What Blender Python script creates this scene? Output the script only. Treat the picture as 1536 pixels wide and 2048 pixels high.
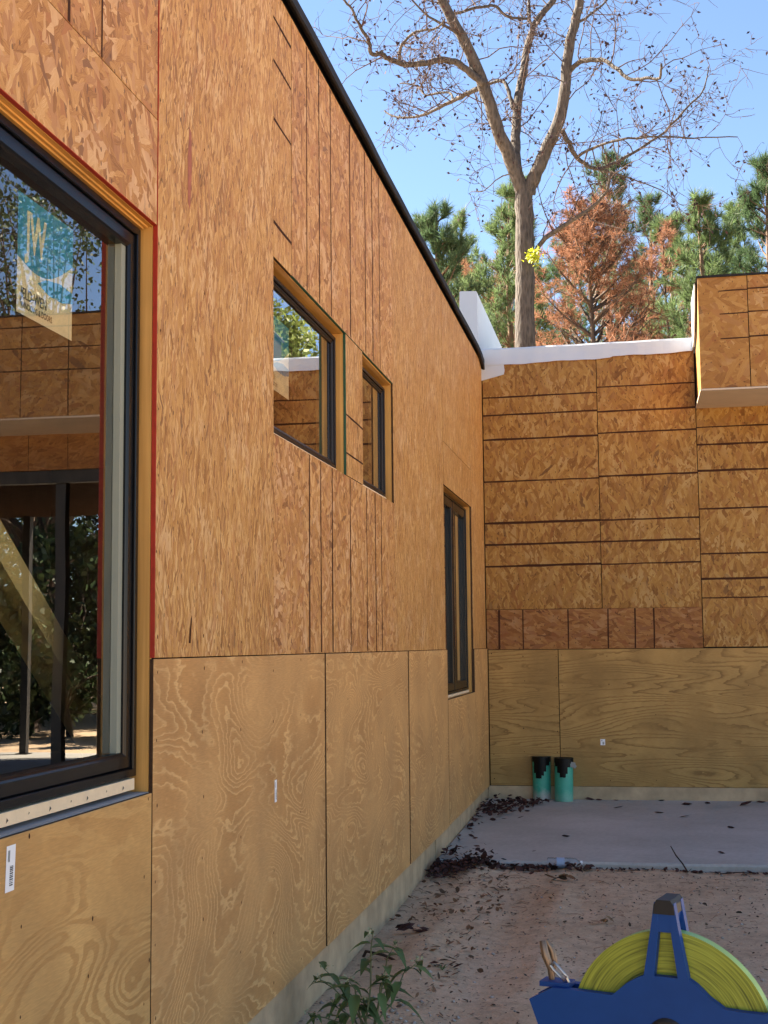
import bpy, math, random
import numpy as np
from mathutils import Vector, Matrix

# ------------------------------------------------------------------ scene, camera, light
for o in list(bpy.data.objects): bpy.data.objects.remove(o)
S = bpy.context.scene
COL = S.collection
PI = math.pi
FPX, YAW, PITCH, ROLL = 2680.84, 0.183680396, 0.099975, -0.00959018604
EYE = np.array([1.30799809, 0.0, 1.24678237])
YB = 11.944                                    # plane of the back wall
_cy, _sy, _cp, _sp = math.cos(YAW), math.sin(YAW), math.cos(PITCH), math.sin(PITCH)
FWD = np.array([-_sy*_cp, _cy*_cp, _sp]); _r = np.array([_cy, _sy, 0.0]); _u = np.cross(_r, FWD)
RGT = math.cos(ROLL)*_r + math.sin(ROLL)*_u; UPV = math.cos(ROLL)*_u - math.sin(ROLL)*_r
cam = bpy.data.cameras.new('camera'); cam.sensor_fit = 'HORIZONTAL'; cam.sensor_width = 36.0
cam.lens = 36.0*FPX/1536.0; cam.clip_start = 0.05; cam.clip_end = 2000
co = bpy.data.objects.new('camera', cam); COL.objects.link(co)
co.matrix_world = Matrix(((RGT[0], UPV[0], -FWD[0], EYE[0]), (RGT[1], UPV[1], -FWD[1], EYE[1]),
                          (RGT[2], UPV[2], -FWD[2], EYE[2]), (0, 0, 0, 1)))
S.camera = co

SUN_EL, SUN_AZ = math.radians(40), math.radians(-72)      # azimuth from +y towards +x
W = bpy.data.worlds.new('World'); S.world = W; W.use_nodes = True
wn = W.node_tree.nodes; wl = W.node_tree.links
bg = wn['Background']; sky = wn.new('ShaderNodeTexSky'); sky.sky_type = 'NISHITA'
sky.sun_disc = False; sky.sun_elevation = SUN_EL; sky.sun_rotation = SUN_AZ
sky.altitude = 2000; sky.air_density = 1.0; sky.dust_density = 0.0; sky.ozone_density = 4.5
bg.inputs['Strength'].default_value = 0.05
wl.new(sky.outputs['Color'], bg.inputs['Color'])
sl = bpy.data.lights.new('sun', 'SUN'); sl.energy = 5.0; sl.angle = math.radians(0.5); sl.color = (1.0, 0.93, 0.82)
so = bpy.data.objects.new('sun', sl); COL.objects.link(so)
SD = Vector((math.sin(SUN_AZ)*math.cos(SUN_EL), math.cos(SUN_AZ)*math.cos(SUN_EL), math.sin(SUN_EL)))
so.rotation_euler = SD.to_track_quat('Z', 'Y').to_euler(); so.location = (-10, 5, 20)
S.view_settings.view_transform = 'Standard'; S.view_settings.look = 'None'
S.view_settings.exposure = 2.8; S.view_settings.use_white_balance = True; S.view_settings.white_balance_temperature = 7500; S.view_settings.gamma = 1.0
S.render.engine = 'CYCLES'

rng = random.Random(7)
nrg = np.random.default_rng(7)

def unp(px, py, axis, val):
    """pixel of the photograph -> point on the plane axis = val"""
    d = FWD + RGT*(px-768)/FPX - UPV*(py-1024)/FPX
    i = 'xyz'.index(axis); t = (val-EYE[i])/d[i]
    return EYE + t*d
def unpd(px, py, dist):
    d = FWD + RGT*(px-768)/FPX - UPV*(py-1024)/FPX
    return EYE + d*dist

# ------------------------------------------------------------------ material helpers
class NT:
    def __init__(s, name):
        s.m = bpy.data.materials.new(name); s.m.use_nodes = True
        s.t = s.m.node_tree; s.b = s.t.nodes['Principled BSDF']; s.out = s.t.nodes['Material Output']
    def n(s, typ, ins=None, **kw):
        nd = s.t.nodes.new('ShaderNode'+typ)
        for k, v in kw.items(): setattr(nd, k, v)
        for k, v in (ins or {}).items():
            if hasattr(v, 'is_output') or isinstance(v, bpy.types.NodeSocket): s.t.links.new(v, nd.inputs[k])
            else: nd.inputs[k].default_value = v
        return nd
    def math(s, op, a, b=None, c=None, clamp=False):
        nd = s.t.nodes.new('ShaderNodeMath'); nd.operation = op; nd.use_clamp = clamp
        for i, v in enumerate((a, b, c)):
            if v is None: continue
            if isinstance(v, (int, float)): nd.inputs[i].default_value = v
            else: s.t.links.new(v, nd.inputs[i])
        return nd.outputs[0]
    def mixc(s, f, a, b, blend='MIX'):
        nd = s.t.nodes.new('ShaderNodeMix'); nd.data_type = 'RGBA'; nd.blend_type = blend
        for k, v in ((0, f), (6, a), (7, b)):
            if isinstance(v, bpy.types.NodeSocket): s.t.links.new(v, nd.inputs[k])
            elif k == 0: nd.inputs[k].default_value = v
            else: nd.inputs[k].default_value = (*v[:3], 1)
        return nd.outputs[2]
    def mixv(s, f, a, b):
        nd = s.t.nodes.new('ShaderNodeMix'); nd.data_type = 'VECTOR'
        for k, v in ((0, f), (4, a), (5, b)): s.t.links.new(v, nd.inputs[k])
        return nd.outputs[1]
    def ramp(s, f, stops, interp='LINEAR'):
        nd = s.t.nodes.new('ShaderNodeValToRGB'); nd.color_ramp.interpolation = interp
        e = nd.color_ramp.elements
        while len(e) < len(stops): e.new(0.5)
        for el, (p, c) in zip(e, stops): el.position = p; el.color = (*c, 1) if len(c) == 3 else c
        s.t.links.new(f, nd.inputs[0]); return nd.outputs[0]
    def set(s, **kw):
        for k, v in kw.items():
            k = k.replace('_', ' ')
            if isinstance(v, bpy.types.NodeSocket): s.t.links.new(v, s.b.inputs[k])
            else: s.b.inputs[k].default_value = (*v, 1) if isinstance(v, tuple) and len(v) == 3 else v
        return s
    def bump(s, h, strength, dist=0.002):
        nd = s.n('Bump', {'Height': h, 'Strength': strength, 'Distance': dist}); s.t.links.new(nd.outputs[0], s.b.inputs['Normal'])

def g3(v): return (v, v, v)

def mat_osb(name, angles, L, Wd, tint, contrast=1.0, warm=0.5):
    a = NT(name)
    uv = a.n('UVMap').outputs[0]
    nz = a.n('TexNoise', {'Vector': uv, 'Scale': 28.0, 'Detail': 1.5}, noise_dimensions='2D').outputs['Color']
    off = a.n('VectorMath', {0: nz, 1: (0.5, 0.5, 0.5)}, operation='SUBTRACT').outputs[0]
    off = a.n('VectorMath', {0: off, 'Scale': 0.016}, operation='SCALE').outputs[0]
    base = a.n('VectorMath', {0: uv, 1: off}, operation='ADD').outputs[0]
    pri = tone = hue = vec = None
    for i, ang in enumerate(angles):
        k = 0.8 + 0.35*((i*37) % 5)/4
        rot = a.n('VectorRotate', {'Vector': base, 'Angle': math.radians(ang)}, rotation_type='Z_AXIS').outputs[0]
        v = a.n('Mapping', {'Vector': rot, 'Location': (i*3.7, i*5.3, 0), 'Scale': (1/(L*k), 1/(Wd*k), 1)}).outputs[0]
        vo = a.n('TexVoronoi', {'Vector': v, 'Scale': 1.0, 'Randomness': 1.0}, voronoi_dimensions='2D').outputs['Color']
        sp = a.n('SeparateColor', {0: vo}).outputs
        if pri is None: pri, tone, hue, vec = sp[0], sp[1], sp[2], v
        else:
            f = a.math('GREATER_THAN', sp[0], pri)
            tone = a.n('Mix', {0: f, 2: tone, 3: sp[1]}).outputs[0]
            hue = a.n('Mix', {0: f, 2: hue, 3: sp[2]}).outputs[0]
            vec = a.mixv(f, vec, v); pri = a.math('MAXIMUM', sp[0], pri)
    gv = a.n('Mapping', {'Vector': vec, 'Scale': (.9, 8.0, 1)}).outputs[0]
    gr = a.n('TexNoise', {'Vector': gv, 'Scale': 1.6, 'Detail': 3.0, 'Roughness': 0.65}, noise_dimensions='2D').outputs[0]
    big = a.n('TexNoise', {'Vector': uv, 'Scale': 1.3, 'Detail': 3.0}, noise_dimensions='2D').outputs[0]
    t = a.math('ADD', a.math('MULTIPLY', a.math('SUBTRACT', tone, 0.5), 0.62*contrast), 0.52)
    t = a.math('ADD', t, a.math('MULTIPLY', a.math('SUBTRACT', gr, 0.5), 1.0*contrast))
    t = a.math('ADD', t, a.math('MULTIPLY', a.math('SUBTRACT', big, 0.5), 0.35), clamp=True)
    c = a.ramp(t, [(0.0, (.16, .062, .02)), (.14, (.30, .135, .045)), (.38, (.43, .215, .075)), (.62, (.52, .285, .11)), (.84, (.60, .36, .165)), (1.0, (.66, .44, .25))])
    pk = a.math('MULTIPLY', a.math('GREATER_THAN', hue, 0.80), 0.55)
    c = a.mixc(pk, c, (.45, .235, .125))                              # pinkish flakes
    dk = a.math('MULTIPLY', a.math('GREATER_THAN', a.math('ADD', hue, a.math('MULTIPLY', pri, 0.06)), 1.035), 0.6)
    c = a.mixc(dk, c, (.13, .05, .02))                                # a few dark knots / bark flakes
    pm = a.n('TexNoise', {'Vector': uv, 'Scale': 4.5, 'Detail': 3.0}, noise_dimensions='2D').outputs[0]
    pm = a.math('MULTIPLY', a.ramp(pm, [(.50, g3(0)), (.68, g3(1))]), a.math('GREATER_THAN', tone, .55))
    c = a.mixc(a.math('MULTIPLY', pm, .55), c, (.66, .45, .30))        # bleached flakes in patches
    rd = a.math('MULTIPLY', a.math('LESS_THAN', hue, 0.07), 0.6)
    c = a.mixc(rd, c, (.40, .165, .07))                               # reddish heartwood flakes
    ck = a.n('TexVoronoi', {'Vector': a.n('Mapping', {'Vector': uv, 'Scale': (26, 15, 1)}).outputs[0], 'Scale': 1.0}, voronoi_dimensions='2D')
    ckm = a.math('MULTIPLY', a.math('LESS_THAN', ck.outputs['Distance'], .10), a.math('GREATER_THAN', a.n('SeparateColor', {0: ck.outputs['Color']}).outputs[0], .72))
    c = a.mixc(a.math('MULTIPLY', ckm, .75), c, (.10, .045, .02))     # small dark chips
    c = a.mixc(1.0, c, tint, 'MULTIPLY')
    a.set(Base_Color=c, Roughness=0.62); a.b.inputs['Specular IOR Level'].default_value = 0.3
    a.bump(a.math('ADD', a.math('MULTIPLY', pri, 1.0), a.math('MULTIPLY', gr, 0.5)), 0.5, 0.0015)
    return a.m

def mat_ply(name, sx, sy, bands, dark, light, line='light', wob=1.0):
    a = NT(name)
    uv = a.n('UVMap').outputs[0]
    v = a.n('Mapping', {'Vector': uv, 'Scale': (sx, sy, 1)}).outputs[0]
    n1 = a.n('TexNoise', {'Vector': v, 'Scale': 1.0, 'Detail': 1.2, 'Roughness': 0.45, 'Distortion': 0.7*wob}, noise_dimensions='2D').outputs[0]
    fv = a.n('Mapping', {'Vector': uv, 'Scale': (14, 60, 1)}).outputs[0]
    n2 = a.n('TexNoise', {'Vector': fv, 'Scale': 1.0, 'Detail': 3.0}, noise_dimensions='2D').outputs[0]
    n3 = a.n('TexNoise', {'Vector': uv, 'Scale': 11.0, 'Detail': 2.0}, noise_dimensions='2D').outputs[0]
    h = a.math('ADD', n1, a.math('MULTIPLY', n2, 0.011))
    h = a.math('ADD', h, a.math('MULTIPLY', n3, 0.022*wob))
    jv = a.n('Mapping', {'Vector': uv, 'Scale': (16, 46, 1)}).outputs[0]
    n5 = a.n('TexNoise', {'Vector': jv, 'Scale': 1.0, 'Detail': 1.0}, noise_dimensions='2D').outputs[0]
    h = a.math('ADD', h, a.math('MULTIPLY', a.math('POWER', n5, 2.0), 0.032*wob))
    ph = a.math('FRACT', a.math('MULTIPLY', h, bands))
    if line == 'light':
        f = a.ramp(ph, [(0.0, g3(.05)), (.40, g3(.10)), (.62, g3(.35)), (.74, g3(1)), (.86, g3(.95)), (.93, g3(.15)), (1.0, g3(.05))])
    elif line == 'dark':
        f = a.ramp(ph, [(0.0, g3(.9)), (.45, g3(.95)), (.72, g3(.5)), (.85, g3(.06)), (.93, g3(.0)), (.96, g3(.75)), (1.0, g3(.9))])
    else:
        f = a.ramp(ph, [(0.0, g3(.1)), (.40, g3(.16)), (.47, g3(.8)), (.88, g3(.92)), (.97, g3(.3)), (1.0, g3(.1))])
    # grain fades in and out over the sheet
    m = a.n('TexNoise', {'Vector': uv, 'Scale': 2.2, 'Detail': 2.0}, noise_dimensions='2D').outputs[0]
    m = a.ramp(m, [(.34, g3(.12)), (.50, g3(.7)), (.62, g3(1))])
    c = a.mixc(f, dark, light)
    mid = tuple((x*.6+y*.4) for x, y in zip(dark, light))
    c = a.mixc(m, mid, c)
    blot = a.n('TexNoise', {'Vector': uv, 'Scale': 3.1, 'Detail': 4.0}, noise_dimensions='2D').outputs[0]
    c = a.mixc(1.0, c, a.ramp(blot, [(.3, (.86, .84, .82)), (.7, (1.08, 1.06, 1.02))]), 'MULTIPLY')
    fine = a.n('TexNoise', {'Vector': a.n('Mapping', {'Vector': uv, 'Scale': (25, 260, 1)}).outputs[0], 'Scale': 1.0, 'Detail': 2.0}, noise_dimensions='2D').outputs[0]
    c = a.mixc(1.0, c, a.ramp(fine, [(.25, g3(.88)), (.75, g3(1.06))]), 'MULTIPLY')
    a.set(Base_Color=c, Roughness=0.6); a.b.inputs['Specular IOR Level'].default_value = 0.3
    a.bump(a.math('ADD', f, fine), 0.25, 0.0008)
    return a.m

def mat_plain(name, col, rough=0.5, spec=0.5, metal=0.0, noise=0.0, nscale=8.0, bump=0.0, stretch=(1, 1, 1)):
    a = NT(name)
    if noise or bump:
        tc = a.n('TexCoord').outputs['Object']
        v = a.n('Mapping', {'Vector': tc, 'Scale': stretch}).outputs[0]
        nz = a.n('TexNoise', {'Vector': v, 'Scale': nscale, 'Detail': 5.0, 'Roughness': 0.6}).outputs[0]
        lo, hi = tuple(max(0, x*(1-noise)) for x in col), tuple(min(1, x*(1+noise)) for x in col)
        a.set(Base_Color=a.ramp(nz, [(.28, lo), (.72, hi)]))
        if bump: a.bump(nz, bump, 0.004)
    else: a.set(Base_Color=col)
    a.set(Roughness=rough, Metallic=metal); a.b.inputs['Specular IOR Level'].default_value = spec
    return a.m

def mat_lumber(name, c0, c1, stretch):
    a = NT(name)
    tc = a.n('TexCoord').outputs['Object']
    v = a.n('Mapping', {'Vector': tc, 'Scale': stretch}).outputs[0]
    n1 = a.n('TexNoise', {'Vector': v, 'Scale': 1.0, 'Detail': 4.0, 'Distortion': 0.6}).outputs[0]
    n2 = a.n('TexNoise', {'Vector': tc, 'Scale': 3.0, 'Detail': 3.0}).outputs[0]
    c = a.ramp(n1, [(.3, c0), (.5, tuple((x+y)/2 for x, y in zip(c0, c1))), (.7, c1)])
    c = a.mixc(1.0, c, a.ramp(n2, [(.3, g3(.8)), (.7, g3(1.1))]), 'MULTIPLY')
    a.set(Base_Color=c, Roughness=0.6); a.bump(n1, 0.3, 0.001)
    return a.m

def mat_glass(name):
    a = NT(name)
    tr = a.n('BsdfTransparent', {'Color': (.90, .91, .87, 1)})
    tc = a.n('TexCoord').outputs['Object']
    wv = a.n('TexNoise', {'Vector': tc, 'Scale': 2.0, 'Detail': 1.0}).outputs[0]
    bp = a.n('Bump', {'Height': wv, 'Strength': 0.05, 'Distance': 0.01})
    gl = a.n('BsdfGlossy', {'Color': (.95, .97, 1, 1), 'Roughness': 0.0, 'Normal': bp.outputs[0]})
    fr = a.n('Fresnel', {'IOR': 1.55}).outputs[0]
    f = a.math('ADD', a.math('MULTIPLY', fr, 1.75), 0.055, clamp=True)
    mx = a.n('MixShader', {0: f, 1: tr.outputs[0], 2: gl.outputs[0]})
    a.t.links.new(mx.outputs[0], a.out.inputs['Surface'])
    return a.m

def mat_leaf(name, col, var=0.35, rough=0.55, trans=0.3):
    a = NT(name)
    gi = a.n('NewGeometry').outputs['Random Per Island']
    lo, hi = tuple(x*(1-var) for x in col), tuple(min(1, x*(1+var)) for x in col)
    c = a.ramp(gi, [(0.0, lo), (1.0, hi)])
    a.set(Base_Color=c, Roughness=rough); a.b.inputs['Specular IOR Level'].default_value = 0.25
    tl = a.n('BsdfTranslucent', {'Color': c})
    mx = a.n('MixShader', {0: trans, 1: a.b.outputs[0], 2: tl.outputs[0]})
    a.t.links.new(mx.outputs[0], a.out.inputs['Surface'])
    return a.m

def mat_bark(name, c0, c1, sc=9.0):
    a = NT(name)
    tc = a.n('TexCoord').outputs['Object']
    v = a.n('Mapping', {'Vector': tc, 'Scale': (1, 1, .22)}).outputs[0]
    n1 = a.n('TexNoise', {'Vector': v, 'Scale': sc, 'Detail': 6.0, 'Roughness': 0.7}).outputs[0]
    vo = a.n('TexVoronoi', {'Vector': v, 'Scale': sc*1.6}).outputs['Distance']
    h = a.math('ADD', a.math('MULTIPLY', n1, 0.7), a.math('MULTIPLY', vo, 0.5))
    a.set(Base_Color=a.ramp(h, [(.3, c0), (.75, c1)]), Roughness=0.9)
    a.bump(h, 1.0, 0.04)
    return a.m

TINT_L = (1.0, .93, .86)
M = {}
M['osb_vert'] = mat_osb('osb_long_strand', (90, 72, 108, 60, 97, 120), .075, .0105, (1.0, .94, .72), 1.25)
M['osb_mix'] = mat_osb('osb_mixed_strand', (90, 50, 130, 15, 70, 160), .085, .022, (.97, .88, .72), 1.15)
M['osb_back'] = mat_osb('osb_back_strand', (90, 68, 112, 45, 135, 80), .10, .024, (.66, .61, .36), 1.15)
M['osb_strip'] = mat_osb('osb_strip_strand', (0, 25, -22, 50, 10), .10, .026, (.58, .46, .32), 1.1)
M['osb_box'] = mat_osb('osb_flat_strand', (0, 30, -25, 62, 120), .13, .042, (.74, .64, .41), 0.8)
M['ply_a'] = mat_ply('plywood_curly', 1.0, 2.2, 24, (.475, .243, .085), (.675, .405, .17), 'light')
M['ply_b'] = mat_ply('plywood_blotchy', 1.3, 4.2, 9, (.44, .228, .074), (.63, .375, .14), 'blotch', 1.6)
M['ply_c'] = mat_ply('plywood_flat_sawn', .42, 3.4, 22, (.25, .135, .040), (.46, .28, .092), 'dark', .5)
M['edge'] = mat_plain('sheet_edge', (.06, .03, .015), .8, .2, noise=.3, nscale=60)
M['red'] = mat_plain('red_edge_paint', (.36, .028, .012), .6, .3, noise=.15, nscale=40)
M['green'] = mat_plain('green_edge_paint', (.025, .085, .045), .6, .3, noise=.15, nscale=40)
M['ink'] = mat_plain('stud_line_ink', (.055, .022, .012), .8, .1)
M['core'] = mat_plain('wall_core', (.02, .014, .01), .9, .1)
M['lum_y'] = mat_lumber('lumber_along_wall', (.52, .235, .045), (.66, .34, .085), (60, 1.5, 60))
M['lum_z'] = mat_lumber('lumber_upright', (.50, .235, .05), (.66, .35, .095), (60, 60, 1.5))
M['pine'] = mat_lumber('pale_pine', (.62, .45, .17), (.76, .58, .27), (14, 2, 2))
M['sill'] = mat_lumber('weathered_board', (.24, .24, .245), (.42, .42, .43), (60, 1.5, 60))
M['shim'] = mat_plain('cream_shim', (.74, .58, .38), .7, .2, noise=.08, nscale=20)
M['black'] = mat_plain('black_bronze_paint', (.005, .005, .006), .26, .22)
M['bronze'] = mat_plain('dark_bronze_paint', (.017, .011, .009), .35, .2)
M['bead'] = mat_plain('grey_glazing_bead', (.24, .255, .20), .4, .5)
M['glass'] = mat_glass('window_glass')
_g = NT('window_glass_inner'); _t = _g.n('BsdfTransparent', {'Color': (.97, .98, .97, 1)}); _g.t.links.new(_t.outputs[0], _g.out.inputs['Surface']); M['glass_back'] = _g.m
M['membrane'] = mat_plain('white_roof_membrane', (.51, .55, .60), .45, .4, noise=.05, nscale=3, bump=.15)
M['felt'] = mat_plain('black_roof_felt', (.013, .011, .011), .75, .3, noise=.4, nscale=12, bump=.3)
M['soffit'] = mat_plain('soffit_board', (.55, .44, .33), .8, .2, noise=.06, nscale=5)
M['conc'] = mat_plain('footing_concrete', (.46, .33, .20), .9, .2, noise=.25, nscale=6, bump=.4)
M['dark_wood'] = mat_lumber('dark_planks', (.020, .010, .006), (.045, .022, .012), (30, 1, 30))
for _n in M['dark_wood'].node_tree.nodes:
    if _n.type == 'BSDF_PRINCIPLED': _n.inputs['Specular IOR Level'].default_value = .05; _n.inputs['Roughness'].default_value = .95
M['steel'] = mat_plain('black_steel', (.012, .011, .01), .5, .4)
M['white'] = mat_plain('sticker_white', (.8, .8, .8), .5, .4)
M['inkblk'] = mat_plain('sticker_ink', (.05, .05, .05), .6, .3)
M['blue_print'] = mat_plain('banner_blue', (.02, .30, .50), .5, .3)
M['cream_print'] = mat_plain('banner_cream', (.82, .72, .52), .5, .3)

def mat_slab():
    a = NT('slab_concrete'); tc = a.n('TexCoord').outputs['Object']
    n1 = a.n('TexNoise', {'Vector': tc, 'Scale': 1.1, 'Detail': 6.0, 'Roughness': .6}).outputs[0]
    n2 = a.n('TexNoise', {'Vector': tc, 'Scale': 35.0, 'Detail': 4.0}).outputs[0]
    sv = a.n('Mapping', {'Vector': tc, 'Scale': (1.0, 5.0, 1)}).outputs[0]
    n3 = a.n('TexNoise', {'Vector': sv, 'Scale': 4.0, 'Detail': 4.0}).outputs[0]
    c = a.ramp(n1, [(.3, (.33, .312, .275)), (.55, (.42, .40, .365)), (.75, (.49, .475, .44))])
    c = a.mixc(1.0, c, a.ramp(n2, [(.3, g3(.9)), (.7, g3(1.06))]), 'MULTIPLY')
    c = a.mixc(a.ramp(n3, [(.62, g3(0)), (.75, g3(.4))]), c, (.30, .265, .235))
    a.set(Base_Color=c, Roughness=.85); a.bump(n2, .25, .003); return a.m
M['slab'] = mat_slab()

def mat_sand():
    a = NT('sandy_soil'); tc = a.n('TexCoord').outputs['Object']
    n1 = a.n('TexNoise', {'Vector': tc, 'Scale': .9, 'Detail': 7.0, 'Roughness': .62}).outputs[0]
    n2 = a.n('TexNoise', {'Vector': tc, 'Scale': 14.0, 'Detail': 6.0, 'Roughness': .7}).outputs[0]
    n4 = a.n('TexNoise', {'Vector': tc, 'Scale': 120.0, 'Detail': 2.0}).outputs[0]
    c = a.ramp(n1, [(.28, (.48, .33, .205)), (.5, (.60, .43, .28)), (.72, (.68, .52, .365))])
    c = a.mixc(1.0, c, a.ramp(n2, [(.28, g3(.72)), (.55, g3(1.0)), (.8, g3(1.1))]), 'MULTIPLY')
    c = a.mixc(1.0, c, a.ramp(n4, [(.25, g3(.82)), (.75, g3(1.1))]), 'MULTIPLY')
    v = a.n('Mapping', {'Vector': tc, 'Scale': (24, 40, 20)}).outputs[0]
    vo = a.n('TexVoronoi', {'Vector': v, 'Scale': 1.0}, voronoi_dimensions='2D')
    sel = a.math('GREATER_THAN', a.n('SeparateColor', {0: vo.outputs['Color']}).outputs[0], .80)
    near = a.math('LESS_THAN', vo.outputs['Distance'], .17)
    c = a.mixc(a.math('MULTIPLY', a.math('MULTIPLY', sel, near), .75), c, (.08, .05, .035))
    a.set(Base_Color=c, Roughness=.95); a.b.inputs['Specular IOR Level'].default_value = .15
    a.bump(a.math('ADD', n2, a.math('MULTIPLY', n4, .3)), .7, .012); return a.m
M['sand'] = mat_sand()

# ------------------------------------------------------------------ mesh helpers
def link(name, me, parent=None, mats=()):
    for m in mats: me.materials.append(m)
    o = bpy.data.objects.new(name, me); COL.objects.link(o)
    if parent is not None: o.parent = parent
    return o
def empty(name, loc=(0, 0, 0)):
    o = bpy.data.objects.new(name, None); COL.objects.link(o); o.location = loc; o.empty_display_size = .2; return o
def tag(o, label=None, cat=None, group=None, kind=None):
    if label: o['label'] = label
    if cat: o['category'] = cat
    if group: o['group'] = group
    if kind: o['kind'] = kind
    return o

class MB:
    """collects faces with uv and material index; builds ONE mesh object"""
    def __init__(s): s.v = []; s.f = []; s.uv = []; s.mi = []; s.sm = []
    def add(s, pts, uvs=None, mi=0, smooth=False):
        i = len(s.v); s.v += [tuple(map(float, p)) for p in pts]; s.f.append(tuple(range(i, i+len(pts))))
        s.uv += uvs if uvs else [(0, 0)]*len(pts); s.mi.append(mi); s.sm.append(smooth); return s
    def raw(s, verts, faces, mi=0, smooth=False):
        i = len(s.v); s.v += [tuple(map(float, p)) for p in verts]
        for f in faces: s.f.append(tuple(i+k for k in f)); s.uv += [(0, 0)]*len(f); s.mi.append(mi); s.sm.append(smooth)
        return s
    def box(s, a, b, mi=0):
        x0, y0, z0 = a; x1, y1, z1 = b
        V = [(x0, y0, z0), (x1, y0, z0), (x1, y1, z0), (x0, y1, z0), (x0, y0, z1), (x1, y0, z1), (x1, y1, z1), (x0, y1, z1)]
        return s.raw(V, [(0, 3, 2, 1), (4, 5, 6, 7), (0, 1, 5, 4), (1, 2, 6, 5), (2, 3, 7, 6), (3, 0, 4, 7)], mi)
    def obox(s, c, ax, ay, az, mi=0):
        """oriented box: centre and three half-axis vectors"""
        c, ax, ay, az = (np.array(q, float) for q in (c, ax, ay, az))
        V = [c+i*ax+j*ay+k*az for k in (-1, 1) for j in (-1, 1) for i in (-1, 1)]
        return s.raw(V, [(0, 2, 3, 1), (4, 5, 7, 6), (0, 1, 5, 4), (1, 3, 7, 5), (3, 2, 6, 7), (2, 0, 4, 6)], mi)
    def tube(s, pts, rad, n=6, mi=0, cap=True, smooth=True):
        pts = [np.array(p, float) for p in pts]; V = []; F = []
        ref = np.array([.31, .17, .93]); k = len(pts)
        for i, p in enumerate(pts):
            d = pts[min(i+1, k-1)]-pts[max(i-1, 0)]; d /= (np.linalg.norm(d)+1e-9)
            a = np.cross(d, ref); la = np.linalg.norm(a)
            if la < 1e-3: a = np.cross(d, np.array([1., 0, 0])); la = np.linalg.norm(a)
            a /= la; b = np.cross(d, a); r = rad[i] if hasattr(rad, '__len__') else rad
            for j in range(n):
                t = 2*PI*j/n; V.append(p+r*(math.cos(t)*a+math.sin(t)*b))
        for i in range(k-1):
            for j in range(n):
                F.append((i*n+j, i*n+(j+1) % n, (i+1)*n+(j+1) % n, (i+1)*n+j))
        s.raw(V, F, mi, smooth)
        if cap: s.raw(V[:n][::-1], [tuple(range(n))], mi); s.raw(V[-n:], [tuple(range(n))], mi)
        return s
    def extrude(s, outline, f, t0, t1, mi=0, side=None):
        """outline: list of 2d points (ccw), f(u,v,w) -> 3d; solid between w=t0 and w=t1"""
        n = len(outline); side = mi if side is None else side
        A = [f(u, v, t0) for u, v in outline]; B = [f(u, v, t1) for u, v in outline]
        s.add(B, None, mi); s.add(A[::-1], None, mi)
        for i in range(n):
            j = (i+1) % n; s.add([A[i], A[j], B[j], B[i]], None, side)
        return s
    def build(s, name, mats, parent=None, merge=False):
        me = bpy.data.meshes.new(name); me.from_pydata(s.v, [], s.f)
        ul = me.uv_layers.new(name='UVMap')
        ul.data.foreach_set('uv', np.array(s.uv, dtype=np.float32).ravel())
        me.polygons.foreach_set('material_index', s.mi); me.polygons.foreach_set('use_smooth', s.sm)
        if not isinstance(mats, (list, tuple)): mats = [mats]
        me.update(); o = link(name, me, parent, mats); return o

def fast_mesh(name, V, T, mat, parent=None):
    """big triangle soup from numpy arrays"""
    me = bpy.data.meshes.new(name); V = np.asarray(V, np.float32); T = np.asarray(T, np.int32)
    me.vertices.add(len(V)); me.vertices.foreach_set('co', V.ravel())
    me.loops.add(T.size); me.loops.foreach_set('vertex_index', T.ravel())
    me.polygons.add(len(T)); me.polygons.foreach_set('loop_start', np.arange(0, T.size, 3, dtype=np.int32))
    me.polygons.foreach_set('loop_total', np.full(len(T), 3, np.int32))
    me.update(calc_edges=True); me.validate()
    return link(name, me, parent, [mat])

# wall-plane maps:  P(plane)(a, z, d): a along the wall, z up, d = height above the face
def PL(a, z, d=0.0): return (d, a, z)            # left wing, wall plane x = 0 facing +x
def PBk(a, z, d=0.0): return (a, YB-d, z)        # back wing, wall plane y = YB facing -y
def PBox(a, z, d=0.0): return (a, 11.10-d, z)    # overhanging box face

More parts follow.
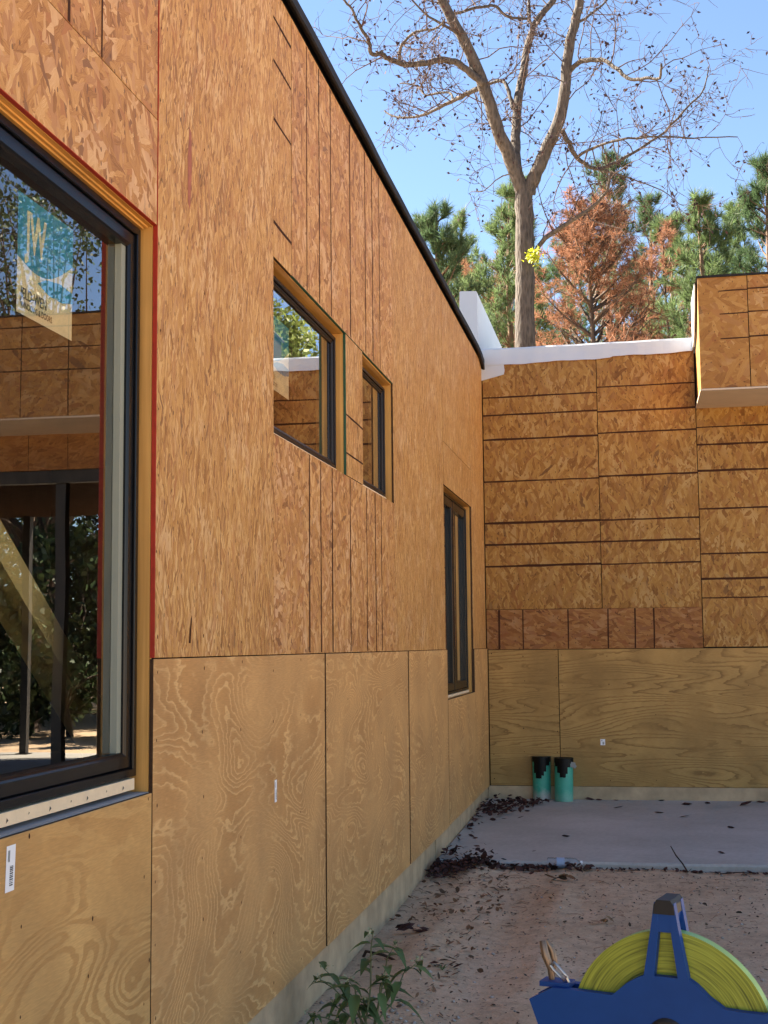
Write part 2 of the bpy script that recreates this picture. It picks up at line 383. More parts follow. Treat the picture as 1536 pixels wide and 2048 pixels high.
def sheet(name, P, a0, a1, z0, z1, mat, parent, edges={}, th=.012, rot=False, gap=.0018, lift=None, uvs=1.0, mirror=False):
    a0 += gap*1.7; a1 -= gap*1.7; z0 += gap*.8; z1 -= gap*.8
    lift = rng.uniform(-.0012, .0016) if lift is None else lift
    mats = [mat, M['edge']]; idx = {}
    for k, m in edges.items(): mats.append(m); idx[k] = len(mats)-1
    m = MB(); ou, ov = rng.uniform(0, 60), rng.uniform(0, 60)
    def uv(a, z): return ((z*uvs+ou, a*uvs+ov) if rot else (a*uvs+ou, z*uvs+ov))
    b = .0012; f = lift
    q = [(a0+b, z0+b), (a1-b, z0+b), (a1-b, z1-b), (a0+b, z1-b)]; w = [(a0, z0), (a1, z0), (a1, z1), (a0, z1)]
    def face(pts, uvp, mi):
        pts = list(pts); uvp = list(uvp)
        if mirror: pts.reverse(); uvp.reverse()
        m.add(pts, uvp, mi)
    face([P(a, z, f) for a, z in q], [uv(a, z) for a, z in q], 0)
    for k, (i, j) in dict(bottom=(0, 1), right=(1, 2), top=(2, 3), left=(3, 0)).items():
        mi = idx.get(k, 1)
        face([P(*w[i], f-b), P(*w[j], f-b), P(*q[j], f), P(*q[i], f)], [uv(*w[i]), uv(*w[j]), uv(*q[j]), uv(*q[i])], mi if k in idx else 0)
        face([P(*w[i], -th), P(*w[j], -th), P(*w[j], f-b), P(*w[i], f-b)], [uv(*w[i])]*4, mi)
    face([P(a, z, -th) for a, z in w[::-1]], [(0, 0)]*4, 1)
    o = m.build(name, mats, parent); o['lift'] = f
    return o

def lines(parent, P, segs, w=.0045):
    """printed stud lines on one sheet: segs of (a0,z0,a1,z1); slightly wavering, as one mesh"""
    m = MB(); d = parent['lift']+.0006
    for (a0, z0, a1, z1) in segs:
        n = max(2, int(math.hypot(a1-a0, z1-z0)/.12)); L = math.hypot(a1-a0, z1-z0)
        ta, tz = (a1-a0)/L, (z1-z0)/L; na, nz = -tz, ta; prev = None; ww = w*rng.uniform(.75, 1.25)
        for i in range(n+1):
            t = i/n; j = rng.uniform(-.0018, .0018); h = ww*rng.uniform(.75, 1.2)/2
            a, z = a0+(a1-a0)*t+na*j, z0+(z1-z0)*t+nz*j
            cur = (P(a-na*h, z-nz*h, d), P(a+na*h, z+nz*h, d))
            if prev: m.add([prev[0], cur[0], cur[1], prev[1]])
            prev = cur
    return tag(m.build('stud_lines', M['ink'], parent), kind='stuff')

def nails(parent, P, a0, a1, z0, z1, na, nz, jit=.02):
    m = MB(); d = parent['lift']+.0005
    for i in range(na):
        for j in range(nz):
            if 0 < i < na-1 and rng.random() < .25: continue
            a = a0+(a1-a0)*(i/(na-1) if na > 1 else .5)+rng.uniform(-jit, jit)*.5
            z = z0+(z1-z0)*(j/(nz-1))+rng.uniform(-jit, jit); r = rng.uniform(.0028, .0045)
            m.add([P(a+r*math.cos(t), z+r*1.5*math.sin(t), d) for t in np.linspace(0, 2*PI, 6, endpoint=False)])
    return tag(m.build('nail_heads', M['ink'], parent), kind='stuff')

def barcode(parent, P, a, z, w, h, lean=0.0):
    m = MB(); d = parent['lift']+.0008
    def R(a0, z0, a1, z1, dd, mi):
        m.add([P(a+a0+lean*z0, z+z0, dd), P(a+a1+lean*z0, z+z0, dd), P(a+a1+lean*z1, z+z1, dd), P(a+a0+lean*z1, z+z1, dd)], None, mi)
    R(0, 0, w, h, d, 0)
    x = w*.42
    zz = h*.12
    while zz < h*.55:
        t = h*rng.choice((.012, .02, .03)); R(x, zz, w*.8, zz+t, d+.0004, 1); zz += t+h*rng.choice((.012, .02))
    for k in range(3): R(w*.18+k*w*.08, h*.65, w*.22+k*w*.08, h*.9, d+.0004, 1)
    return m.build('barcode_sticker', [M['white'], M['inkblk']], parent)

def text_faces(txt, size, bold=0.0):
    """outline text -> list of triangles in 2d (uses the built-in font)"""
    cu = bpy.data.curves.new('t', 'FONT'); cu.body = txt; cu.size = size; cu.resolution_u = 3; cu.offset = bold
    ob = bpy.data.objects.new('t', cu); COL.objects.link(ob)
    dg = bpy.context.evaluated_depsgraph_get(); dg.update()
    me = ob.evaluated_get(dg).to_mesh(); me.calc_loop_triangles()
    vs = [(v.co.x, v.co.y) for v in me.vertices]; tr = [[vs[i] for i in t.vertices] for t in me.loop_triangles]
    ob.evaluated_get(dg).to_mesh_clear(); bpy.data.objects.remove(ob); bpy.data.curves.remove(cu)
    return tr

# ------------------------------------------------------------------ ground
def hnoise(x, y):
    return (math.sin(x*2.1+y*.7)*math.cos(y*1.7-x*.6)+.5*math.sin(x*5.3+1.3)*math.sin(y*4.1+x*2)+.3*math.sin(x*11+y*3)*math.cos(y*9.7))
def ground_z(x, y):
    t = min(max((9-y)/4, 0), 2.0)
    z = -.168-.030*t+.011*hnoise(x, y)
    if y < 9.2:
        z += .02*math.exp(-((x-.28)/.10)**2)*(1+.6*math.sin(y*3.1))            # low ridge along the footing
        z -= .022*math.exp(-((x-.62)/.13)**2)*(1 if y < 8.2 else .3)           # drip channel beside it
        z += .013*math.exp(-((x-.85)/.07)**2)*(1+math.sin(y*4.3))
    if x > 5: z -= .02*min(x-5, 5)
    if y > 8.78: z = min(z, -.27) if (-.3 < x < 10.4 and y < 17.2) else z-.06
    if -6.3 < x < -.03 and -1.2 < y < 17: z = -.32
    return z
xs = np.unique(np.concatenate([np.array([-260, -160, -90, -50, -28, -16, -9, -6.2, -3, -1, -.2]), np.arange(-.02, 3.0, .035), np.arange(3.0, 6.0, .15), np.array([6.5, 7.5, 9, 10.5, 12, 15, 20, 30, 48, 90, 160, 260])]))
ys = np.unique(np.concatenate([np.array([-260, -150, -80, -40, -20, -10, -5, -2, 0, 1, 2, 3]), np.arange(3.4, 8.76, .04), np.array([8.78, 8.80, 9.0, 10, 12, 15, 17, 17.4, 19, 22, 26, 32, 40, 55, 80, 130, 260])]))
GV = [(x, y, ground_z(x, y)+(rng.uniform(-.0035, .0035) if (-.1 < x < 3 and 3.4 < y < 8.8) else 0)) for y in ys for x in xs]
nx = len(xs); GF = [(j*nx+i, j*nx+i+1, (j+1)*nx+i+1, (j+1)*nx+i) for j in range(len(ys)-1) for i in range(nx-1)]
gm = MB(); gm.raw(GV, GF, 0, True); tag(gm.build('ground', M['sand']), kind='structure')

def slab_z(y): return -.132+(y-8.8)/(YB-8.8)*.040 if y < YB else -.092
sm = MB(); N = 46
fr = [(i/N*10.4+.004, 8.80+.012*math.sin(i*1.7)+rng.uniform(-.006, .006)+.055*(i/N)) for i in range(N+1)]
for i in range(N):
    (xa, ya), (xb, yb) = fr[i], fr[i+1]
    rows = [0, .018, .5, 1]
    ca = [(xa, ya, slab_z(8.8)-.17), (xa, ya, slab_z(8.8)-.014), (xa, ya+.014, slab_z(8.8)), (xa, YB+.02, slab_z(YB)), (xa, 16.6, -.092)]
    cb = [(xb, yb, slab_z(8.8)-.17), (xb, yb, slab_z(8.8)-.014), (xb, yb+.014, slab_z(8.8)), (xb, YB+.02, slab_z(YB)), (xb, 16.6, -.092)]
    for k in range(4): sm.add([ca[k], cb[k], cb[k+1], ca[k+1]], None, 0)
tag(sm.build('patio_slab', M['slab']), kind='structure')

# ------------------------------------------------------------------ left wing
LW = tag(empty('house_wing', (0, 6, 0)), 'long left wing sheathed in bare orange strand board over plywood, with black windows', 'building')
LW.location = (0, 0, 0)
ROOF_Z = 3.80
BIG = (1.55, 3.540, .857, 2.445); W1 = (4.795, 6.085, 2.045, 2.722); W2 = (6.487, 7.352, 2.048, 2.718); W3 = (9.365, 10.96, .872, 2.388)
OPEN = [BIG, W1, W2, W3]
RED, GRN = M['red'], M['green']
S_ = lambda *a, **k: sheet('osb_sheet', PL, *a, LW, **k)
# around the big window
aS = S_(1.0, 3.540, 2.445, 2.757, M['osb_mix'], edges={'bottom': RED})
aT = S_(1.0, 3.540, 2.757, ROOF_Z, M['osb_mix'])
lines(aT, PL, [(2.92, 2.76, 2.92, 3.79), (3.125, 2.76, 3.125, 3.79), (2.715, 2.76, 2.715, 3.79), (2.31, 2.76, 2.31, 3.79)], .014)
S_(1.0, 1.55, .857, 2.445, M['osb_vert'])
bS = S_(3.540, 4.795, 1.22, ROOF_Z, M['osb_vert'], edges={'left': RED}, lift=.0016)
nails(bS, PL, 3.56, 4.78, 1.28, 3.7, 4, 12)
M['red_strand'] = mat_plain('reddish_strand', (.33, .10, .045), .6, .3, noise=.25, nscale=30)
m = MB(); m.add([PL(a, z, .0024) for a, z in ((3.800, 2.60), (3.822, 2.585), (3.836, 2.70), (3.832, 2.83), (3.812, 2.845), (3.798, 2.74))]); m.build('wood_strand', M['red_strand'], bS)
m = MB(); m.add([PL(a, z, .0024) for a, z in ((3.83, 1.262), (3.846, 1.262), (3.853, 1.30), (3.858, 1.345), (3.848, 1.335), (3.838, 1.30))]); m.build('wood_strand', M['ink'], bS)
# sheets with the two small windows
cS = S_(4.795, 5.078, 2.722, ROOF_Z, M['osb_vert'])
lines(cS, PL, [(4.80, z, 5.07, z-.006) for z in (3.672, 3.498, 3.266, 2.858)], .012)
cU = S_(5.078, 7.352, 2.722, ROOF_Z, M['osb_mix'], edges={'bottom': GRN})
lines(cU, PL, [(y, 2.73, y+rng.uniform(-.004, .004), 3.79) for y in (5.326, 5.555, 5.783, 6.202, 6.576, 6.765, 6.966)], .015)
cM = S_(6.085, 6.487, 2.046, 2.722, M['osb_vert'], edges={'left': GRN})
lines(cM, PL, [(6.09, 2.335, 6.48, 2.325), (6.09, 2.152, 6.48, 2.150), (6.36, 2.15, 6.355, 2.215), (6.36, 2.255, 6.355, 2.32)], .009)
cL = S_(4.795, 7.358, 1.22, 2.046, M['osb_mix'])
lines(cL, PL, [(y, 1.225, y+rng.uniform(-.004, .004), 2.04) for y in (5.353, 5.56, 5.781, 6.167, 6.561, 6.793, 6.956)], .018)
dS = S_(7.355, 9.365, 1.22, ROOF_Z, M['osb_vert'])
S_(9.365, 10.985, 2.700, ROOF_Z, M['osb_vert'])
S_(9.365, 10.985, 2.388, 2.700, M['osb_vert'])
S_(10.985, YB-.004, 1.22, ROOF_Z, M['osb_vert'])
# plywood skirt
Pl = lambda *a, **k: sheet('plywood_sheet', PL, *a, LW, **k)
p0 = Pl(1.0, 3.535, .008, .857, M['ply_b']); nails(p0, PL, 1.3, 3.50, .10, .80, 7, 5, .05)
barcode(p0, PL, 2.665, .742, .042, .095, .05)
p1 = Pl(3.540, 5.622, -.004, 1.2195, M['ply_a'], lift=.0); nails(p1, PL, 3.57, 5.60, .05, 1.18, 6, 7)
barcode(p1, PL, 4.803, .685, .030, .080)
p2 = Pl(5.622, 7.733, -.002, 1.2195, M['ply_a'], lift=.0052); nails(p2, PL, 5.65, 7.70, .05, 1.18, 6, 7)
p3 = Pl(7.733, 9.365, .004, 1.2195, M['ply_a'], lift=.0105); nails(p3, PL, 7.76, 9.33, .05, 1.18, 5, 6)
p4 = Pl(9.365, 10.96, .012, .872, M['ply_a'], lift=.0125)
p5 = Pl(10.96, YB-.004, .016, 1.219, M['ply_a'], lift=.0125)

# wall core behind the sheets, cut at the openings (openings widened by the 20 mm lining boards)
wide = [(a-.02, b+.02, c-.02, d+.02) for a, b, c, d in OPEN]
yb_ = sorted({-1.0, 16.0} | {v for o in wide for v in o[:2]}); zb_ = sorted({-.02, 3.79} | {v for o in wide for v in o[2:]})
m = MB()
for i in range(len(yb_)-1):
    for j in range(len(zb_)-1):
        yc, zc = (yb_[i]+yb_[i+1])/2, (zb_[j]+zb_[j+1])/2
        if any(o[0] < yc < o[1] and o[2] < zc < o[3] for o in wide): continue
        m.box((-.15, yb_[i], zb_[j]), (-.0135, yb_[i+1], zb_[j+1]))
m.build('wall_core', M['core'], LW)
# room behind the glass: floor, ceiling, far wall with unseen openings added for daylight
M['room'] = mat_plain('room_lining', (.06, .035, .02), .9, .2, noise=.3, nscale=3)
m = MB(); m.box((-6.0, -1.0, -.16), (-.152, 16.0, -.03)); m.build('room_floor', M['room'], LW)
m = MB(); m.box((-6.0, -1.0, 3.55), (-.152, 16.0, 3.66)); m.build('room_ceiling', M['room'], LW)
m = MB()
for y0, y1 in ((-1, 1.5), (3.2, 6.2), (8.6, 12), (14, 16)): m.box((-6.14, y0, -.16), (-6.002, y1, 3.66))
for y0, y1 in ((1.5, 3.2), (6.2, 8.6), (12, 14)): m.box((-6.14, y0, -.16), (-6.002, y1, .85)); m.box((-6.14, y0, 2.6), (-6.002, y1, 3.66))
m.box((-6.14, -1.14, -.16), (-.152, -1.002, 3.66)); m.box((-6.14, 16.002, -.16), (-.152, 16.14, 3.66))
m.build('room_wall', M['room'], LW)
# foundation
m = MB(); m.box((-.25, -1.0, -.6), (-.010, 8.795, -.001)); m.box((-.25, 8.80, -.6), (-.004, YB, .012)); m.build('foundation', M['conc'], LW)
# roof with a thin black felt edge that sags and curls down at the inner corner
m = MB(); m.box((-6.6, -1.2, 3.802), (-.016, YB+.6, 3.872)); m.build('roof', M['felt'], LW)
m = MB(); prev = None
for i in range(150):
    y = 1.0+i*(12.02-1.0)/149; s = .0012*math.sin(y*2.3)+.0008*math.sin(y*5.9+1)
    e = max(0, (y-11.35)/.67); e = e*e
    ov = .030+s; zt = 3.878+s-.06*e; zb = 3.822+s*1.3-.115*e+rng.uniform(-.0015, .0015)
    cur = [(-.02, y, zt+.004), (ov-.008, y, zt), (ov, y, zt-.010), (ov+.002, y, zb), (ov-.006, y, zb-.004), (.003, y, zb+.006)]
    if prev:
        for k in range(5): m.add([prev[k], prev[k+1], cur[k+1], cur[k]], None, 0, True)
    prev = cur
m.add(prev); m.build('roof_edge', M['felt'], LW)

# ---- windows
def frame_loft(prof, y0, y1, z0, z1):
    """profile of (inset, x) swept round the opening with mitred corners"""
    m = MB(); rings = [[(x, y0+i, z0+i), (x, y1-i, z0+i), (x, y1-i, z1-i), (x, y0+i, z1-i)] for i, x in prof]
    for a, b in zip(rings, rings[1:]):
        for k in range(4):
            j = (k+1) % 4; m.add([a[k], a[j], b[j], b[k]])
    return m
def window(o, kind, fr_mat, gaps=(.012, .012, .045, .012), rec=.043):
    y0, y1, z0, z1 = o; gl, gr_, gb, gt = gaps
    a0, a1, c0, c1 = y0+gl, y1-gr_, z0+gb, z1-gt
    x = -rec
    prof = [(0, x-.06), (0, x-.002), (.002, x), (.020, x), (.022, x-.003), (.022, x-.022), (.030, x-.022)] if kind == 'big' else [(0, x-.06), (0, x-.002), (.002, x), (.014, x), (.016, x-.003), (.016, x-.018), (.022, x-.018)]
    w = frame_loft(prof, a0, a1, c0, c1).build('window', fr_mat, LW)
    # sashes
    spans = [(a0, a1)] if kind != 'pair' else [(a0, (a0+a1)/2-.001), ((a0+a1)/2+.001, a1)]
    for (s0, s1) in spans:
        i0 = .024 if kind == 'big' else .018
        sw = {'big': .042, 'small': .016, 'pair': .060}[kind]; gd = {'big': .040, 'small': .020, 'pair': .034}[kind]
        sp = [(i0, x-.024), (i0, x-.010), (i0+.003, x-.008), (i0+sw-.010, x-.008), (i0+sw-.005, x-.012), (i0+sw, x-.014), (i0+sw, x-gd)]
        frame_loft(sp, s0, s1, c0, c1).build('sash', fr_mat, w)
        gi = i0+sw
        m = MB(); xg = x-gd
        m.box((xg-.006, s0+gi-.004, c0+gi-.004), (xg, s1-gi+.004, c1-gi+.004), 1); m.mi[-3] = 0; m.build('pane', [M['glass'], M['glass_back']], w)
        if kind == 'big':
            for yy in (s0+gi, s1-gi-.030):
                m = MB(); m.box((xg+.001, yy, c0+gi+.001), (x-.020, yy+.030, c1-gi-.001)); m.build('glazing_bead', M['bead'], w)
            m = MB()
            for k in range(3): m.box((xg-.030, s1-gi-.003-.001*k, c0+gi), (xg-.008, s1-gi+.004, c1-gi))
            m.build('spacer', M['bead'], w)
    # lining boards
    d0, d1 = -.145, -.0135
    m = MB(); m.box((d0, y0-.0185, z1), (d1, y1+.0185, z1+.0185)); m.build('head_board', M['lum_y'], w)
    m = MB(); m.box((d0, y0-.0185, z0-.0185), (d1, y1+.0185, z0)); m.build('sill_board', M['sill'] if kind == 'big' else M['lum_y'], w)
    for nm, yy in (('jamb_board', y0-.0185), ('jamb_board', y1)):
        m = MB(); m.box((d0, yy, z0+.0005), (d1, yy+.0185, z1-.0005)); m.build(nm, M['lum_z'], w)
    # cream shim strip with nail holes under the frame
    m = MB(); zt = c0-.004; hh = .030 if kind == 'big' else .020
    m.box((x-.03, a0+.01, zt-hh), (x+.004, a1-.004-(.02 if kind == 'big' else .0), zt))
    yy = a0+.1; k = 0
    while yy < a1-.06:
        zc = zt-hh*(.5 if k % 2 else .62); r = .0035 if k % 2 else .006
        m.add([(x+.0046, yy-r, zc-r), (x+.0046, yy+r, zc), (x+.0046, yy-r*.4, zc+r)], None, 1); yy += rng.uniform(.09, .13); k += 1
    m.build('shim_strip', [M['shim'], M['inkblk']], w)
    return w, x-gd
wBig, xgB = window(BIG, 'big', M['black'])
w1, xg1 = window(W1, 'small', M['bronze'], (.006, .012, .030, .022), .045)
w2, xg2 = window(W2, 'small', M['bronze'], (.006, .012, .030, .022), .045)
w3, xg3 = window(W3, 'pair', M['black'], (.004, .012, .022, .018), .038)
# two-step moulding above the head of the big window
m = MB(); m.box((-.06, 1.56, 2.4345), (-.036, 3.53, 2.4445)); m.box((-.034, 1.56, 2.4395), (-.026, 3.535, 2.4446)); m.build('head_shim', M['lum_y'], wBig)

# banner sticker behind the big pane: blue field, JW, wave and small lettering
def banner(parent, xg, y0, y1, z0, z1):
    m = MB(); x = xg-.0095; Wd, H = y1-y0, z1-z0
    def Q(u, v, d=0.0): return (x+d, y0+u*Wd, z0+v*H)
    m.add([Q(0, 0), Q(1, 0), Q(1, 1), Q(0, 1)], None, 1)                      # cream paper
    wave = [(0, 1), (0, .46)]+[(u, .47-.10*math.sin(u*PI*1.1)+.16*u*u) for u in np.linspace(.05, 1, 14)]+[(1, 1)]
    m.add([Q(u, v, .0006) for u, v in wave], None, 0)
    swo = [(.35, .33), (.5, .40), (.75, .44), (1, .42), (1, .33), (.8, .28), (.55, .28)]
    m.add([Q(u, v, .0006) for u, v in swo], None, 0)
    for txt, u, v, sz, sq in (('JW', .14, .56, .46, .62), ('JELD-WEN', .06, .135, .13, .82), ('WINDOWS & DOORS', .06, .055, .075, .82)):
        tr = text_faces(txt, 1.0, .032 if txt == 'JW' else .008)
        for t in tr: m.add([Q(u+p[0]*sz*H/Wd*sq, v+p[1]*sz, .0012) for p in t], None, 1 if txt == 'JW' else 2)
    return m.build('banner_sticker', [M['blue_print'], M['cream_print'], M['inkblk']], parent)
q0, q1 = unp(40, 620, 'x', xgB), unp(150, 683, 'x', xgB)
q2 = unp(42, 378, 'x', xgB)
banner(wBig, xgB, q0[1], q1[1], (q0[2]+q1[2])/2, q2[2])
q0, q1 = unp(548, 780, 'x', xg1), unp(582, 800, 'x', xg1)
banner(w1, xg1, q0[1]-.12, q1[1], q1[2], q1[2]+.30)

# temporary diagonal brace standing inside, seen through the glass
br = tag(empty('timber_brace', (-.55, 3.6, -.03)), 'pale diagonal timber brace seen through the big left window', 'brace')
br.location = (0, 0, 0)
A = unp(-130, 880, 'x', -.30); B = unp(172, 1400, 'x', -.30); dv = (B-A)/np.linalg.norm(B-A)
Bf = A+dv*((-.03-A[2])/dv[2]); up = np.cross(np.array([1., 0, 0]), dv); mid = (A+Bf)/2; hl = np.linalg.norm(Bf-A)/2
m = MB(); m.obox(mid, dv*hl, up*.042, np.array([.019, 0, 0])); m.build('brace_board', M['pine'], br)
m = MB(); m.obox(mid+np.array([-.058, 0, 0]), dv*(hl-.02), up*.030, np.array([.036, 0, 0])); m.build('backing_board', M['pine'], br)
m = MB(); m.box((-.40, A[1]-.6, A[2]-.02), (-.26, A[1]+.04, A[2]+.12)); m.build('top_rail', M['pine'], br)
m = MB(); m.box((-.40, A[1]-.6, -.03), (-.26, A[1]-.5, A[2]-.022)); m.build('post', M['pine'], br)

# ------------------------------------------------------------------ back wing
BW = tag(empty('house_wing'), 'low back wing of strand board above plywood with white roof flashing', 'building')
Sb = lambda *a, **k: sheet('osb_sheet', PBk, *a, BW, mirror=False, **k)
BZ = 3.83
b1 = Sb(.006, 1.030, 1.563, BZ, M['osb_back']); lines(b1, PBk, [(.01, z-.004, 1.028, z+.004) for z in (3.48, 3.318, 3.094, 2.712, 2.337, 2.145, 1.95)], .016)
b2 = Sb(1.030, 1.885, 1.561, BZ, M['osb_back']); lines(b2, PBk, [(1.032, z-.003, 1.883, z+.003) for z in (3.532, 3.311, 3.118, 2.732, 2.341, 2.150, 1.951)], .015)
b3 = Sb(1.885, 3.30, 1.215, 3.34, M['osb_back']); lines(b3, PBk, [(1.888, z, 3.295, z+.006) for z in (3.133, 2.978, 2.748, 2.414, 2.02, 1.803, 1.638)], .016)
b4 = Sb(.006, 1.885, 1.208, 1.562, M['osb_strip']); lines(b4, PBk, [(x, 1.212, x+.003, 1.558) for x in (.118, .331, .727, 1.074, 1.307, 1.469)], .016)
b5 = Sb(3.30, 8.6, 2.96, 3.34, M['osb_strip']); lines(b5, PBk, [(3.3+.405*k+.12, 2.965, 3.3+.405*k+.12, 3.335) for k in range(13)], .010)
Pb = lambda *a, **k: sheet('plywood_sheet', PBk, *a, BW, **k)
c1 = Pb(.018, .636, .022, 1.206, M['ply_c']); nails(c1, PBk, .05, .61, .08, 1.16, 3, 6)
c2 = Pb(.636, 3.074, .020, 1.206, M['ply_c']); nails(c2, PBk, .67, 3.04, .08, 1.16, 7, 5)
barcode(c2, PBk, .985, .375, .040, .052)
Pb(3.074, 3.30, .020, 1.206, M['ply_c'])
m = MB(); m.box((.002, YB+.0135, -.05), (3.298, 16.4, 3.80)); m.box((3.30, YB+.0135, 2.965), (8.6, YB+.15, 3.80)); m.build('wall_core', M['core'], BW)
m = MB(); m.box((.0, YB+.004, -.3), (3.30, YB+.3, .019)); m.build('foundation', M['conc'], BW)
m = MB(); m.box((.0, YB+.03, 3.802), (8.8, 16.6, 3.86)); m.build('roof', M['membrane'], BW)
# breezeway to the right: planked ceiling, black posts
for k in range(22):
    m = MB(); y = 12.11+k*.195; m.box((3.302, y, 2.985), (8.6, y+.189, 3.01)); m.build('ceiling_plank', M['dark_wood'], BW)
for (x, y) in ((3.92, 12.06), (6.3, 12.06), (8.5, 12.06), (3.92, 16.3), (6.3, 16.3), (8.5, 16.3)):
    m = MB(); m.box((x-.05, y-.05, -.09), (x+.05, y+.05, 2.984)); m.box((x-.09, y-.09, -.0915), (x+.09, y+.09, -.08)); m.build('post', M['steel'], BW)
m = MB(); m.box((3.302, YB+.02, 2.84), (8.6, YB+.12, 2.958)); m.build('header_beam', M['steel'], BW)
m = MB(); m.box((8.6, YB+.02, -.09), (8.75, 16.4, 3.80)); m.build('end_wall', M['dark_wood'], BW)
# white membrane folded over the roof edge
m = MB(); prev = None; K = 60
for i in range(K+1):
    x = -.012+i/K*(1.872+.012)
    zt = 3.925+.012*(i/K)+.0015*math.sin(i*.4); zb = 3.768+.034*(i/K)+.004*math.sin(i*.33+.5)+.0015*math.sin(i*.9)+(.010 if i > K*.62 else 0)
    d = .013+.002*math.sin(i*.45)+.0012*math.sin(i*1.3)
    cur = [PBk(x, zt-.01, -.30), PBk(x, zt+.006, -.05), PBk(x, zt, .004), PBk(x, zt-.015, d), PBk(x, (zt+zb)/2, d+.0015*math.sin(i*.6)), PBk(x, zb, d+.004), PBk(x, zb+.002, .0035)]
    if prev:
        for k in range(6): m.add([prev[k], cur[k], cur[k+1], prev[k+1]], None, 0, True)
    else: m.add(cur[::-1])
    prev = cur
m.add(prev); m.build('roof_flashing', M['membrane'], BW)
m = MB(); m.extrude([(-.008, 3.632), (.205, 3.684), (.212, 3.72), (.203, 3.80), (-.008, 3.80)], lambda u, v, w: PBk(u, v, w), .004, .012); m.build('flashing_flap', M['membrane'], BW)
# white wrapped parapet running back from the corner
m = MB()
def par(u, v, w): return (u, w, v)
m.extrude([(-.030, 3.70), (-.030, 4.464), (-.040, 4.474), (-.180, 4.480), (-.190, 4.470), (-.205, 3.70)], par, YB+.012, 15.4); m.build('parapet', M['membrane'], BW)
# overhanging box at the right: sheets, soffit, sunlit side
X0 = 1.888; ZB0, ZB1 = 3.318, 4.245
g1 = sheet('osb_sheet', PBox, X0, 2.287, ZB0, ZB1, M['osb_box'], BW); lines(g1, PBox, [(2.06, z, 2.284, z+.004) for z in (4.125, 3.932, 3.725)], .009)
g2 = sheet('osb_sheet', PBox, 2.287, 4.725, ZB0, ZB1+.015, M['osb_box'], BW)
lines(g2, PBox, [(2.29, z, 4.72, z+.02) for z in (4.135, 3.942, 3.735)]+[(x, ZB0+.004, x, ZB1+.01) for x in (2.69, 3.45, 3.915, 4.17)], .010)
g3_ = sheet('osb_sheet', PBox, 4.725, 7.165, ZB0, ZB1+.015, M['osb_box'], BW); lines(g3_, PBox, [(4.73, z+.02, 7.16, z+.03) for z in (4.135, 3.942, 3.735)]+[(x, ZB0+.004, x, ZB1+.01) for x in (5.1, 5.5, 5.9, 6.3, 6.7)], .006)
m = MB(); m.box((X0+.030, 11.118, ZB0+.004), (7.1, 12.6, ZB1-.004)); m.build('box_core', M['core'], BW)
def PSide(a, z, d=0.0): return (X0+.012-d, a, z)
g4 = sheet('osb_sheet', PSide, 11.114, YB-.002, ZB0-.002, ZB1-.006, M['osb_box'], BW, lift=.0)
for i, (xa, xb) in enumerate(((X0-.002, 2.47), (2.474, 4.9), (4.904, 7.12))):
    m = MB(); m.box((xa, 11.094, ZB0-.016), (xb, YB-.001, ZB0-.001)); m.build('soffit_board', M['soffit'], BW)
m = MB(); m.extrude([(X0-.01, ZB1-.004), (X0-.004, ZB1+.013), (7.15, ZB1+.035), (7.15, ZB1+.016)], lambda u, v, w: (u, w, v), 11.086, 12.6); m.build('box_cap', M['felt'], BW)
m = MB(); m.extrude([(YB-.66, ZB1+.004), (11.45, ZB1-.20), (11.62, ZB1-.36), (YB-.01, ZB1-.42), (YB-.01, ZB1+.004)][::-1], lambda u, v, w: (X0-w, u, v), .004, .014); m.build('side_flashing', M['membrane'], BW)


# ------------------------------------------------------------------ trees
M['bark'] = mat_bark('grey_brown_bark', (.020, .017, .016), (.082, .070, .063), 16.0)
M['bark_pine'] = mat_bark('pine_bark', (.05, .030, .020), (.20, .125, .085), 7.0)
M['bark_dark'] = mat_bark('dark_bark', (.025, .017, .013), (.09, .062, .046), 8.0)
M['twigs'] = mat_plain('bare_twigs', (.075, .05, .042), .9, .2)
M['leaf_purple'] = mat_leaf('withered_leaf', (.035, .018, .022), .6, .8, .1)
M['needles'] = mat_leaf('pine_needles', (.065, .115, .055), .45, .6, .4)
M['needles_b'] = mat_leaf('pine_needles_pale', (.10, .155, .066), .45, .6, .45)
M['rust'] = mat_leaf('rusty_needles', (.26, .13, .082), .45, .8, .35)
M['oak'] = mat_leaf('oak_leaf', (.032, .052, .02), .5, .45, .2)
M['olive'] = mat_leaf('olive_leaf', (.13, .165, .045), .5, .5, .35)
M['brownleaf'] = mat_leaf('brown_leaf', (.22, .14, .06), .5, .7, .3)
M['mistletoe'] = mat_leaf('yellow_green_leaf', (.30, .34, .03), .3, .5, .4)

def rv(sd=1.0): return np.array([rng.gauss(0, sd), rng.gauss(0, sd), rng.gauss(0, sd)])
def nrm(v): return v/(np.linalg.norm(v)+1e-9)
def wander(p, d, L, n, wob, lift=0.0):
    pts = [np.array(p, float)]; d = nrm(np.array(d, float)); dirs = [d]
    for i in range(n):
        d = nrm(d+rv(wob)+np.array([0, 0, lift])); pts.append(pts[-1]+d*L/n); dirs.append(d)
    return pts, dirs

